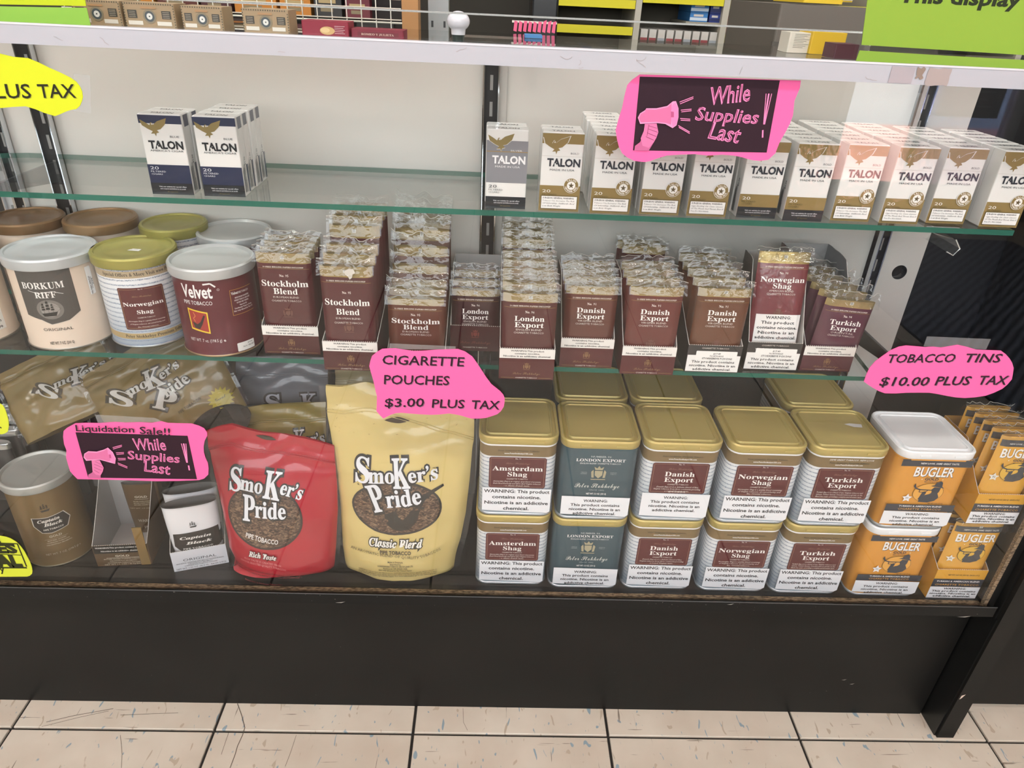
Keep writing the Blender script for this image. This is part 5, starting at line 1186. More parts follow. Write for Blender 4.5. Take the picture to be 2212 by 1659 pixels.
# ------------------------------------------------------------------ yellow cartons at the right end
K7 = lambda x, y: (1500+x/3.107, 840+y/3.107)
YEL = 'dba23c'
def by_front(pr, w, hf):
    pr.rect(-w*.5, 0, w*.5, hf*.40, 'e9eaee'); pr.rect(-w*.5, hf*.405, w*.5, hf*.68, '343842')
    pr.text('NET WT. 0.65 OZ. (18.4 G) - EACH: 6 PCS', .004, hf*.80, .0024, '5d4a1c', 'bold', w=w*.62, res=1)
    pr.text('TURKISH & AMERICAN BLEND', 0, hf*.575, .0026, 'eceaea', 'bold', w=w*.86, res=1); pr.text('CIGARETTE TOBACCO', 0, hf*.455, .0031, 'e2a84c', w=w*.88, res=1)
    for i, (s_, q) in enumerate([('WARNING:', .45), ('This product contains', .88), ('nicotine. Nicotine is an', .92), ('addictive chemical.', .76)]): pr.text(s_, 0, hf*(.315-.088*i), .0033, '1e2026', 'bold', w=w*q, res=1)
def by_pouch(pr, w, T0, h):
    t = h-.004; ink = '363a42'
    pr.rect(-w*.48, t-.0105, w*.48, t-.001, ink); pr.text('NEW LOOK. SAME GREAT TASTE.', .003, t-.0075, .0022, 'dddddc', 'bold', w=w*.72, res=1)
    for dx, c_ in ((.0006, ink), (0, 'ece9e4')): pr.text('BUGLER', dx, t-.0265-dx, .0128, c_, 'bold', w=w*.82)
    pr.text('GOLD', .002, t-.0322, .0036, ink, 'bold', w=w*.27); pr.star(-w*.2, t-.0308, .0011, 'f0e8d8'); pr.star(w*.24, t-.0308, .0011, 'f0e8d8'); pr.text('MELLOW & RICH', .002, t-.0352, .0014, ink, 'bold', w=w*.24, res=1)
    bugle_man(pr, 0, t-.0485, .0195, ink, 'dcae3e', '6d5524'); pr.star(-w*.36, t-.0565, .0065, 'e5e1d6', .5); pr.text('32', -w*.36, t-.0575, .0026, '44464e', 'bold', res=1)
def yellow(label, bl, br, hf_px, top_px, z, n, nm, hb):
    a = at_z(*bl, z); b = at_z(*br, z); y0 = max(a.y, .040); w = min(b.x-a.x, 1.424-a.x); cx = a.x+w/2; hf = at_y((bl[0]+br[0])/2, hf_px, y0).z-z
    d = .0215*n+.006
    t = make_carton(label, w, hf, hb, d, 'd9a02e', by_front, 'b98a3e', notch=.5); t.location = (cx, y0, z+.0003)
    h = at_y((bl[0]+br[0])/2, top_px, y0+.003).z-z-.001; pro = None
    for k in range(n):
        lab = 'yellow pouch with a bugle player, %s %s' % ('front one of' if k == 0 else ORD[k-1]+' behind the front of', nm)
        loc = (cx, y0+.003+.0188*k, z+.0014)
        if pro is None:
            pro = make_pouch(('', '', '', '', YEL, w-.005, h), lab, 'yellow tobacco pouches', prn=by_pouch); pro.location = loc
        else: q = dup(pro, loc, 0, lab, 'yellow tobacco pouches'); q.scale = (1, 1, 1-.006*k)
    return h
FOIL_SAVE = FOIL; FOIL = wrapm('d9a545')
hl = yellow('yellow carton of pouches standing on the deck beside the orange tins', K7(1550, 1400), K7(1885, 1412), 1231, 1133, ZD, 5, 'the lower yellow carton', .09)
zu_ = ZD+hl+.0065; 
yellow('yellow carton of pouches stacked on top of the lower yellow carton', (2086, 1131), (2197, 1139), 1068, 945, zu_, 5, 'the upper yellow carton', .1)
FOIL = FOIL_SAVE

rn = random.Random(12); pr = Print(lambda c: mat(c, .6))
for k in range(46):
    u, v = K3(rn.uniform(930, 1900), rn.uniform(230, 500)); x, z = cp.px(u, v); a = rn.uniform(-1, 1); l_ = rn.uniform(.0008, .0028)
    pr.poly([(x, z), (x+l_*math.cos(a), z+l_*math.sin(a)), (x+l_*math.cos(a)-.0002, z+l_*math.sin(a)+.0006), (x-.0003, z+.0005)], 'a08a55', False)
o = pr.build('tobacco_flecks', cream, surf=cs, base=.0007); o['kind'] = 'stuff'

# ------------------------------------------------------------------ paper signs taped on the glass
PINK, YELW, GREEN, INK = 'ee65a2', 'cbd424', 'b4dc4a', '2b1220'
class GlassPlane:
    def __init__(s, y): s.y = y
    def px(s, u, v): p = at_y(u, v, s.y); return (p.x, p.z)
def make_sign(label, outline, col, draw, y=YG-.0006, cat='paper sign', tape=None, name='paper_sign', zmin=0):
    gp_ = GlassPlane(y-.0006); pts = [gp_.px(*q) for q in outline]; pts = [(x, max(z, zmin)) for x, z in pts]
    cx = sum(p[0] for p in pts)/len(pts); cz = min(p[1] for p in pts)
    t = thing(name, label, cat, (cx, y, cz))
    g = G(); n = len(pts); f = [(x-cx, -.0006, z-cz) for x, z in pts]; b = [(x-cx, 0, z-cz) for x, z in pts]; m_ = mat(col, .75, spec=.3)
    tr = tessellate_polygon([[Vector((x, z, 0)) for x, _, z in f]])
    def ccw(a, b_, c_): return (f[b_][0]-f[a][0])*(f[c_][2]-f[a][2])-(f[b_][2]-f[a][2])*(f[c_][0]-f[a][0]) > 0
    g.mesh(f, [(a, b_, c_) if ccw(a, b_, c_) else (a, c_, b_) for a, b_, c_ in tr], m_); g.mesh(b, [(a, c_, b_) if ccw(a, b_, c_) else (a, b_, c_) for a, b_, c_ in tr], m_)
    g.mesh(f+b, [(i, (i+1) % n, n+(i+1) % n, n+i) for i in range(n)], m_); g.build('paper', t)
    if draw:
        pr = Print(lambda c: mat(c, .7, spec=.3)); draw(pr, gp_); pr.build('printing', t, surf=lambda x, z, o: (x-cx, -.0006-o, z-cz), base=.0001)
    if tape:
        tp = [gp_.px(*q) for q in tape]; pr = Print(lambda c: TAPE); pr.poly(tp, 'tape'); pr.build('clear_tape', t, surf=lambda x, z, o: (x-cx, -.0001-o, z-cz), base=0)
    return t
TAPE = glass_mat('clear_tape', (.9, .92, .94), f0=.06, haze=.16)
def dual(pr, pl, s, a, b, cap, dx=1.4, dy=1.6):
    px_line(pr, pl, s, (a[0]+dx, a[1]+dy), (b[0]+dx, b[1]+dy), cap, '8d5a78' if pl.shade is None else pl.shade, 'comic'); px_line(pr, pl, s, a, b, cap, INK, 'comic')
def pxpoly(pr, pl, pts, col): pr.poly([pl.px(*q) for q in pts], col)
def pxline(pr, pl, pts, w, col):
    a = pl.px(*pts[0]); b = pl.px(pts[0][0]+w, pts[0][1]); pr.line([pl.px(*q) for q in pts], abs(b[0]-a[0]), col)
def scratchy(pr, pl, s, a, b, cap, col):
    """dry-brush lettering: strokes doubled with a dark gap"""
    px_line(pr, pl, s, a, b, cap, col, 'comic', off=.006); px_line(pr, pl, s, (a[0]+.5, a[1]-.2), (b[0]+.3, b[1]+.2), cap, '8a3a64', '', off=-.02)
def supplies(k, K, black, words, excl, cone, rays, hand, P_='f587b8', bgc='2b1320'):
    def f(pr, pl):
        pxpoly(pr, pl, [K(*q) for q in black], bgc)
        for s_, a, b, cap in words: scratchy(pr, pl, s_, K(*a), K(*b), cap/k*1.18, P_)
        for pts in excl: pxline(pr, pl, [K(*q) for q in pts], 3.2, P_)
        x0, y0 = excl[0][0]; x1, y1 = excl[0][-1]
        for d in (-22, 22): pxline(pr, pl, [K(x0+d, y0), K(x1+d*.2, y1)], 1.6, P_)
        for pts in rays:
            (ax, ay), (bx, by) = pts
            pxline(pr, pl, [K(ax, ay), K(bx, by)], 1.6, P_); pxline(pr, pl, [K(ax+4, ay+14), K(bx, by+12)], 1.6, P_)
        pxpoly(pr, pl, [K(*q) for q in hand['arm']], 'c0628f'); pxpoly(pr, pl, [K(*q) for q in hand['fist']], 'd673a1')
        for a_, b_ in hand['lines']: pxline(pr, pl, [K(*a_), K(*b_)], .8, '7c3458')
        pxpoly(pr, pl, [K(*q) for q in cone], 'f092bd'); pxpoly(pr, pl, [K(*q) for q in hand['body']], 'cf6c9a'); pxpoly(pr, pl, [K(*q) for q in hand['mouth']], 'ea7fb2'); pxpoly(pr, pl, [K(*q) for q in hand['badge']], 'b6527f')
    return f
k1 = 3.687; C1 = lambda x, y: (1100+x/k1, y/k1)
h1 = dict(arm=[(1060, 1090), (1150, 1130), (1110, 1197), (995, 1196), (1000, 1160), (1040, 1130)], fist=[(1078, 985), (1172, 982), (1186, 1050), (1170, 1095), (1150, 1130), (1110, 1175), (1060, 1160), (1045, 1100), (1070, 1040)],
          lines=[((1110, 1000), (1175, 1020)), ((1105, 1025), (1182, 1052)), ((1095, 1055), (1170, 1085)), ((1085, 1085), (1150, 1115)), ((1110, 990), (1095, 1080))],
          body=[(1045, 905), (1080, 885), (1085, 868), (1165, 870), (1260, 850), (1290, 820), (1285, 990), (1240, 975), (1170, 968), (1045, 972), (1030, 940)],
          mouth=[(1318, 812), (1338, 850), (1342, 920), (1330, 985), (1300, 1008), (1287, 960), (1285, 880), (1295, 835)], badge=[(1285, 885), (1308, 888), (1308, 932), (1285, 932)])
gs1 = supplies(k1, C1, [(1040, 610), (2155, 640), (2050, 1215), (985, 1197)], [('While', (1600, 835), (1915, 802), 118), ('Supplies', (1478, 955), (1975, 985), 88), ('Last', (1580, 1098), (1822, 1140), 110)],
               [[(2066, 745), (2028, 990)], [(2018, 1035), (2016, 1095)]], [(1040, 900), (1080, 875), (1090, 860), (1170, 860), (1255, 842), (1300, 805), (1325, 803), (1345, 860), (1345, 930), (1330, 995), (1298, 1018), (1240, 985), (1180, 978), (1040, 984), (1022, 935)],
               [((1355, 812), (1465, 770)), ((1365, 876), (1450, 868)), ((1360, 942), (1440, 948)), ((1345, 998), (1435, 1050))], h1)
GlassPlane.shade = None
make_sign('large pink sign with a megaphone on black, over the upper shelf', [(1382, 161), (1420, 162), (1480, 164), (1560, 168), (1640, 171), (1730, 174), (1728, 190), (1716, 218), (1713, 249), (1706, 268), (1697, 285), (1690, 297), (1683, 310), (1675, 331), (1660, 345), (1642, 347.5), (1625, 346), (1600, 339), (1585, 336), (1560, 334), (1530, 336), (1500, 333), (1470, 334), (1440, 336), (1417, 343), (1405, 348), (1393, 350), (1380, 349), (1369, 347), (1355, 340), (1344, 331), (1337, 317), (1333, 301), (1330, 282), (1336, 258), (1344, 233), (1349, 208), (1355, 184), (1366, 172)], PINK, gs1)
k2 = 4.424; C2 = lambda x, y: (x/k2, 740+y/k2)
h2 = dict(arm=[(900, 1220), (965, 1235), (968, 1292), (846, 1288), (850, 1255), (880, 1240)], fist=[(880, 1118), (958, 1118), (996, 1190), (988, 1225), (965, 1265), (920, 1255), (890, 1225), (885, 1160)],
          lines=[((915, 1130), (975, 1160)), ((905, 1155), (990, 1190)), ((905, 1185), (975, 1215)), ((905, 1210), (955, 1240))],
          body=[(820, 1060), (850, 1040), (930, 1045), (1000, 1025), (1030, 1005), (1065, 1120), (1040, 1125), (960, 1105), (840, 1112), (815, 1085)],
          mouth=[(1040, 1008), (1080, 1050), (1105, 1110), (1100, 1145), (1075, 1135), (1050, 1090), (1035, 1040)], badge=[(1045, 1060), (1066, 1062), (1072, 1098), (1052, 1096)])
base2 = supplies(k2, C2, [(722, 857), (1793, 890), (1883, 1305), (843, 1290)], [('While', (1295, 1025), (1595, 1028), 90), ('Supplies', (1225, 1110), (1722, 1148), 66), ('Last', (1380, 1225), (1630, 1262), 84)],
                 [[(1757, 962), (1790, 1145)], [(1804, 1172), (1812, 1218)]], [(812, 1055), (850, 1030), (930, 1035), (1000, 1015), (1038, 996), (1085, 1040), (1113, 1100), (1106, 1152), (1060, 1140), (960, 1112), (830, 1122), (806, 1090)],
                 [((1080, 1000), (1168, 976)), ((1112, 1050), (1188, 1046)), ((1130, 1102), (1205, 1102)), ((1130, 1145), (1222, 1182))], h2)
def liq(pr, pl):
    base2(pr, pl); px_line(pr, pl, 'Liquidation', C2(735, 838), C2(1295, 852), 13, '2a2126', 'comic'); px_line(pr, pl, 'Sale!!', C2(1345, 862), C2(1640, 880), 15, '2a2126', 'comic')
make_sign('pink sign with a megaphone and handwriting along its top, low on the left', [C2(*q) for q in [(608, 845), (640, 815), (720, 772), (820, 768), (950, 770), (1100, 760), (1200, 766), (1330, 762), (1450, 768), (1540, 753), (1600, 768), (1700, 772), (1830, 775), (1900, 795), (1950, 820), (1978, 860), (1980, 890), (1955, 940), (1945, 1000), (1948, 1050), (1962, 1100), (1985, 1150), (1993, 1200), (1990, 1262), (1950, 1300), (1900, 1315), (1700, 1322), (1500, 1325), (1200, 1315), (900, 1308), (740, 1305), (700, 1265), (670, 1230), (650, 1165), (632, 1100), (635, 1030), (612, 970), (603, 900)]], PINK, liq, tape=[C2(905, 690), C2(1480, 722), C2(1560, 760), C2(935, 775)])
k3 = 5.144; C3 = lambda x, y: (680+x/k3, 740+y/k3)
def s3(pr, pl):
    dual(pr, pl, 'CIGARETTE', C3(755, 238), C3(1665, 262), 19.5); dual(pr, pl, 'POUCHES', C3(768, 458), C3(1498, 470), 19.5); dual(pr, pl, '$3.00', C3(778, 712), C3(1220, 708), 18); dual(pr, pl, 'PLUS', C3(1300, 718), C3(1665, 726), 18); dual(pr, pl, 'TAX', C3(1745, 730), C3(2055, 738), 18)
make_sign('pink sign for cigarette pouches hanging over the cream bag', [C3(*q) for q in [(605, 262), (618, 200), (635, 150), (690, 105), (750, 70), (820, 66), (900, 65), (980, 78), (1100, 95), (1230, 90), (1350, 80), (1480, 76), (1590, 72), (1670, 100), (1750, 155), (1800, 225), (1850, 300), (1905, 385), (1960, 460), (2010, 500), (2060, 540), (2095, 580), (2110, 620), (2108, 665), (2100, 712), (2070, 760), (2030, 795), (1960, 820), (1900, 838), (1820, 845), (1740, 845), (1680, 828), (1620, 810), (1560, 798), (1490, 788), (1380, 800), (1280, 803), (1150, 796), (1050, 788), (960, 780), (900, 785), (850, 800), (800, 825), (762, 845), (722, 805), (685, 762), (688, 680), (690, 600), (670, 510), (650, 420), (625, 335)]], PINK, s3, tape=[C3(832, 10), C3(1566, 44), C3(1562, 80), C3(820, 76)])
k4 = 3.949; C4 = lambda x, y: (1780+x/k4, 480+y/k4)
def s4(pr, pl):
    dual(pr, pl, 'TOBACCO', C4(535, 1198), C4(1108, 1192), 17.5, 1.2, 1.4); dual(pr, pl, 'TINS', C4(1190, 1192), C4(1498, 1194), 17.5, 1.2, 1.4)
    dual(pr, pl, '$10.00', C4(466, 1393), C4(885, 1392), 18, 1.2, 1.4); dual(pr, pl, 'PLUS', C4(940, 1388), C4(1235, 1386), 18, 1.2, 1.4); dual(pr, pl, 'TAX', C4(1308, 1382), C4(1550, 1382), 18, 1.2, 1.4)
make_sign('pink sign for tobacco tins above the orange tins', [C4(*q) for q in [(340, 1360), (362, 1300), (390, 1240), (440, 1185), (500, 1140), (570, 1092), (640, 1062), (700, 1052), (780, 1058), (860, 1066), (930, 1062), (1000, 1070), (1070, 1058), (1140, 1046), (1220, 1064), (1300, 1088), (1400, 1092), (1510, 1096), (1550, 1125), (1585, 1165), (1605, 1200), (1618, 1245), (1612, 1290), (1603, 1340), (1565, 1385), (1520, 1422), (1450, 1455), (1380, 1480), (1290, 1494), (1200, 1500), (1120, 1494), (1050, 1482), (970, 1466), (900, 1455), (800, 1454), (700, 1455), (610, 1461), (520, 1460), (470, 1442), (420, 1415), (375, 1385)]], PINK, s4, tape=[C4(880, 975), C4(1425, 998), C4(1385, 1088), C4(850, 1060)])
k5 = 3.16; C5 = lambda x, y: (x/k5, y/k5)
def s5(pr, pl):
    for dx, c_ in ((1.6, 'a3a826'), (0, '23220f')): px_line(pr, pl, 'PLUS', (-32+dx, 212+dx), (71+dx, 212+dx), 29, c_, 'comic'); px_line(pr, pl, 'TAX', (88+dx, 211+dx), (168+dx, 211+dx), 28, c_, 'comic')
make_sign('bright yellow sign with black letters, high on the left', [C5(*q) for q in [(-150, 330), (0, 366), (90, 388), (190, 397), (260, 425), (330, 460), (410, 495), (480, 530), (520, 558), (545, 590), (560, 625), (565, 662), (558, 692), (545, 722), (520, 745), (485, 750), (450, 762), (415, 778), (375, 793), (340, 782), (300, 770), (240, 745), (175, 726), (90, 730), (0, 738), (-150, 742)]], YELW, s5, tape=[C5(500, 505), C5(612, 515), C5(622, 776), C5(500, 758)])
def s6(pr, pl):
    c_ = '2d3010'
    for (a, b, w_) in [((0, 766), (165, 772), 3), ((165, 768), (255, 990), 3), ((0, 872), (200, 880), 2), ((0, 1000), (258, 1000), 4)]:
        pxline(pr, pl, [(a[0]/4.424, 1000+a[1]/4.424), (b[0]/4.424, 1000+b[1]/4.424)], w_, c_)
    f = lambda x, y: (x/4.424, 1000+y/4.424)
    px_line(pr, pl, 'TYRES'[3:], f(-5, 856), f(168, 856), 18, c_, 'bold', off=.04); px_line(pr, pl, 'AL', f(-10, 985), f(215, 985), 22, c_, 'bold', off=.05); px_line(pr, pl, 'y', f(5, 1040), f(55, 1040), 12, '1d1f16', 'comic'); px_line(pr, pl, 's', f(-8, 758), f(14, 758), 9, c_, 'bold')
make_sign('lime yellow sign with boxed black letters, at the bottom left corner', [(x/4.424, 1000+y/4.424) for x, y in [(-120, 685), (0, 697), (60, 708), (100, 722), (155, 755), (200, 800), (235, 850), (262, 900), (288, 950), (305, 1000), (309, 1035), (305, 1060), (285, 1078), (260, 1086), (100, 1088), (-120, 1088)]], 'c9d33a', s6)
def s7(pr, pl): pxline(pr, pl, [K6(0, 252), K6(14, 262)], 3, '2d3010')
make_sign('tip of a lime yellow sign at the left edge above the bronze tin', [K6(*q) for q in [(-60, 40), (0, 48), (25, 65), (42, 95), (62, 150), (75, 205), (76, 250), (68, 292), (45, 308), (18, 316), (-60, 316)]], 'c9d33a', s7)
# green cards on the guard glass above the rail
gy = .0214
make_sign('yellow-green card standing above the rail at the far left', [(-30, -14), (182, -10), (186, 13), (-30, 9)], 'b4c41f', None, y=gy, zmin=.969)
make_sign('lime card strip just above the rail at the far left', [(-30, 13), (187, 17), (196, 57.5), (-30, 51)], '86b548', None, y=gy, zmin=.969)
def s9(pr, pl): px_line(pr, pl, 'This display only', (1940, 4), (2310, 19), 30, '242b16', 'bold', off=.012)
make_sign('large lime green card with black words, top right', [(1879, -40), (2300, -30), (2300, 126), (2212, 119), (2040, 108), (1861, 97)], '86a63a', s9, y=gy)
make_sign('lime green card strip lying under the large green card', [(1857, 109), (2040, 120), (2290, 134), (2300, 157), (2212, 149.5), (2040, 141), (1849, 132)], '84a53c', None, y=gy, zmin=.969)

# ------------------------------------------------------------------ things on the glass top and behind the case
ZTOP = .9647
def top_box(name, label, cat, u0, u1, v0, y, depth, col, draw=None, rz=0, m=None):
    vb = (v0+60)
    a = at_y(u0, v0, y); b = at_y(u1, v0+(u1-u0)*.045, y); h = (a.z+b.z)/2-ZTOP
    t = thing(name, label, cat, ((a.x+b.x)/2, y, ZTOP+.0002), rz); w = b.x-a.x
    g = G(); g.box((-w/2, 0, 0), (w/2, depth, h), m or mat(col, .5), .0012); g.build('box_body', t)
    if draw: pr = Print(); draw(pr, w, h); pr.build('printed_front', t, base=.0002)
    return t
def kraft(pr, w, h):
    d = '46433c'
    for x in range(int(w/.0022)): pr.rect(-w/2+.0022*x, h-.0016, -w/2+.0022*x+.001, h-.0004, '5a5344', False)
    for s_ in (-1, 1):
        for z in range(int(h/.0022)): pr.rect(s_*(w/2-.001)-.0005, .0022*z, s_*(w/2-.001)+.0005, .0022*z+.001, '5a5344', False)
        pr.rect(s_*w*.33-w*.09, h*.42, s_*w*.33+w*.09, h*.72, d, False)
    pr.l += 1
    for s_ in (-1, 1):
        for k in range(4): pr.rect(s_*w*.33-w*.07, h*(.46+.065*k), s_*w*.33+w*.06, h*(.475+.065*k), 'b9b09c', False)
        pr.rect(s_*w*.28-w*.15, h*.17, s_*w*.28+w*.13, h*.32, 'dcd8cc', False)
    pr.l += 1
    pr.ell(0, h*.5, h*.27, h*.27, '8b8069', 18); pr.ell(0, h*.5, h*.2, h*.2, '4a5459', 20); pr.ell(0, h*.5, h*.12, h*.12, 'dfe0da', 16); pr.ell(0, h*.5, h*.03, h*.03, '33383a', 8); pr.rect(-w*.15, h*.78, w*.15, h*.86, 'b08a62')
for i, (u0, u1, v0) in enumerate([(150, 256, -2), (262, 374, 4), (388, 478, 12), (520, 622, 18)]):
    t = top_box('kraft_box', 'brown kraft box with dark round emblem, %s on the glass top' % (['first from the left', 'second from the left', 'third from the left', 'last before the red box'][i]), 'box', u0, u1, v0, .062, .03, 'a58f6f', kraft)
    t['group'] = 'kraft boxes on the glass top'
def redbox(pr, w, h):
    pr.ell(0.002, h*.42, w*.16, h*.26, 'c9a66f', 16); pr.ell(0, h*.45, w*.1, h*.16, 'dcc08b', 12)
    for k in range(5): pr.rect(w*.2, h*(.7-.11*k), w*(.42-.03*(k % 2)), h*(.73-.11*k), 'd9b7bb', False)
top_box('red_box', 'red box with a picture of food on the glass top', 'box', 650, 752, 44, .068, .03, '8c2338', redbox)
top_box('red_box', 'dark red box with pale capital lettering beside the wooden post', 'box', 758, 872, 62, .07, .03, '7c1f33', lambda pr, w, h: (pr.rect(-w*.38, h*.3, w*.4, h*.72, '6a1828'), pr.text('ROMEO Y JULIETA', 0, h*.4, h*.2, 'cfb9a9', 'serif', w=w*.62)))
# wire rack holding the boxes
t = thing('wire_rack', 'pale wire rack behind the kraft and red boxes on the glass top', 'rack', (0, 0, 0)); wm = mat('cfcdc0', .35, .5)
x0, x1 = at_y(640, 60, .108).x, at_y(868, 60, .108).x; xl = at_y(140, 10, .108).x
for z in (ZTOP+.004, ZTOP+.016, ZTOP+.026, ZTOP+.034): g = G(); g.tube([(xl, .106, z), (x1, .106, z)], .0006, wm, 5); g.build('wire', t)
k = 0; x = xl
while x <= x1: g = G(); g.tube([(x, .1066, ZTOP+.0007), (x, .1066, ZTOP+.037)], .0006, wm, 5); g.build('wire', t); x += .0145
t = thing('wooden_post', 'light wooden post standing behind the case', 'post', (at_y(886, 40, .34).x, .34, 0)); g = G(); g.box((-.0105, 0, 0), (.0105, .03, 1.6), mat('a87a48', .6, bump=.3, bscale=40)); g.build('post_body', t)
t = thing('metal_upright', 'grey slotted metal upright right of the wooden post', 'upright', (at_y(947, 40, .42).x, .42, 0)); g = G(); g.box((-.014, 0, 0), (.014, .02, 1.7), mat('9a9d9c', .45, .3)); g.build('upright_body', t)
pr = Print(); 
for z in (.90, .94, .96, 1.0, 1.04): pr.rect(-.010, z, -.007, z+.008, '2c2d2e', False); pr.rect(.007, z, .010, z+.008, '2c2d2e', False)
pr.build('slots', t, base=.0002)
# light bulb
p = at_y(990, 52, .06); t = thing('light_bulb', 'frosted white light bulb with dark base on the glass top', 'light bulb', (p.x, .06, ZTOP+.0003))
R_ = .0108; hb_ = max(p.z-ZTOP, R_*.9+.003)
g = G(); g.lathe([(.004, 0), (.0055, .003), (.006, .008), (.0065, hb_-R_*.8)], 20, mat('2d3a38', .4)); g.build('screw_base', t, smooth='auto')
g = G(); g.lathe([(.0065, hb_-R_*.85)]+[(R_*math.cos(a), hb_+.2*R_+R_*.8*math.sin(a)) for a in [math.radians(q) for q in range(-50, 91, 10)]], 28, mat('dcdde4', .25, 0, .5), False, True); g.build('bulb_globe', t, smooth=True)
# counter-top things further right
top_box('paper_carton', 'white carton with grey small print by the yellow box', 'box', 1708, 1762, 70, .16, .03, 'd8d4c6', lambda pr, w, h: [pr.rect(-w*.3, h*(.9-.08*k), w*(.3-.1*(k % 3)), h*(.92-.08*k), '8b8a80', False) for k in range(9)])
top_box('yellow_box', 'plain yellow box on the glass top beside the white carton', 'box', 1757, 1832, 69, .155, .04, 'd8b42e')
top_box('maroon_box', 'small dark maroon box beside the plain yellow box', 'box', 1807, 1858, 95, .10, .03, '512a36')
top_box('blue_box', 'small blue box on the glass top under the pink tag', 'box', 1134, 1172, 76, .2, .03, '3f7fb8')
def far_box(name, label, cat, u0, v0, u1, v1, y, depth, col, z0=None, rough=.6, part='box_body', draw=None, rz=0):
    a = at_y(u0, v0, y); b = at_y(u1, v1, y); zb = z0 if z0 is not None else b.z
    t = thing(name, label, cat, ((a.x+b.x)/2, y, zb), rz); w = b.x-a.x; h = a.z-zb
    g = G(); g.box((-w/2, 0, 0), (w/2, depth, h), mat(col, rough), .004); g.build(part, t)
    if draw: pr = Print(); draw(pr, w, h); pr.build('printed_front', t, base=.0005)
    return t
# service counter behind the case
t = thing('service_counter', 'dark work counter standing behind the display case', 'counter', (0, .62, 0)); g = G(); g.box((-1.2, 0, 0), (2.4, .5, .80), mat('2b2724', .6)); g.build('counter_body', t); g = G(); g.box((-1.22, -.02, .80), (2.42, .52, .83), mat('4c4640', .4)); g.build('counter_top', t)
ZC = .8305
# cash register body and tray
t = far_box('register', 'dark taupe cash register with sloping top by the green card', 'cash register', 1688, 8, 1890, 60, .66, .3, '6d675e', ZC)
g = G(); a = at_y(1688, 14, .652); b = at_y(1885, 70, .652); g.box((-.006, -.006, 0), ((b.x-a.x), -.001, .02), mat('57524b', .5)); o = g.build('lower_trim', t); o.location = (-(b.x-a.x)/2, 0, .10)
t = far_box('yellow_carton', 'flat yellow carton lying on top of the cash register', 'box', 1738, -6, 1822, 5, .70, .16, 'e3c22f', at_y(1740, 9, .66).z+.002)
t = far_box('storage_bin', 'pale plastic bin behind the light bulb', 'bin', 962, -14, 1138, 22, .66, .25, 'a79a90', None); t.location.z = ZC+.075; 
g = G(); g.box((-.11, .03, -.0745), (.10, .2, 0), mat('5f564e', .7)); g.build('bin_stand', t)
t = far_box('black_bag', 'shiny black bag standing right of the pale bin', 'bag', 1152, -60, 1205, 40, .70, .12, '0e0e10', ZC, .3); 
t = far_box('wooden_tray', 'pale sloping tray on the counter', 'tray', 1000, 80, 1130, 96, .632, .02, 'a89f92', ZC)
# blue clip hanger with pink tag
p = at_y(1155, 45, .3); t = thing('pink_tag', 'torn pink paper tag above the small blue box', 'tag', (p.x, .3, p.z-.012)); pr = Print(); rn = random.Random(4)
for k in range(9): pr.poly([(-.026+.006*k, .0), (-.022+.006*k, -.001), (-.021+.006*k, .012+rn.uniform(-.003, .002)), (-.025+.006*k, .0115)], 'e0527f', False)
pr.build('paper_strips', t); g = G(); g.box((-.028, .001, .009), (.028, .002, .0115), mat('ded6cc', .6)); g.build('tag_bar', t)
g = G(); g.tube([(0, .0015, .009), (0.002, .0015, -.02), (-.002, .0015, ZTOP-(p.z-.012)+.0005)], .0012, mat('1d1e22', .5)); g.build('tag_stem', t)
# shelving on the far wall
YS = 2.45
uy = [at_y(u, 40, YS).x for u in (700, 1190, 1377, 1566, 1890, 2230)]
zrow = [at_y(1280, v, YS).z for v in (8, 66)]
t = thing('wall_shelving', 'cream wall shelving with yellow price strips behind the counter', 'shelving', (0, YS, 0))
cm = mat('a7a191', .7); g = G(); g.box((uy[1]-.02, .34, 0), (uy[-1], .36, 2.2), mat('6f6a5e', .8)); g.build('back_board', t)
for x in uy[1:]: g = G(); g.box((x-.012, 0, 0), (x+.012, .35, 2.2), mat('c6c1b2', .6)); g.build('upright', t)
strips = []
for i in range(4):
    xa, xb = uy[i+1]+.014, uy[i+2]-.014
    vt = {0: (4, 62), 1: (-2, 104), 2: (11, 85), 3: (20, 92)}[i]
    um = [1280, 1470, 1630, 2050][i]
    for v in vt:
        z = at_y(um, v, YS).z
        g = G(); g.box((xa, .01, z-.012), (xb, .335, z+.005), cm); g.build('shelf_board', t)
        g = G(); g.box((xa, 0, z-.018), (xb, .008, z+.012), mat('e6dc25' if not (i == 1 and v > 50) else 'b5b1a4', .5)); g.build('price_strip', t); strips.append((i, v, z+.0065, xa, xb))
    z = at_y(um, 112, YS).z-.25
    g = G(); g.box((xa, .01, .3), (xb, .335, z), cm); g.build('shelf_board', t)
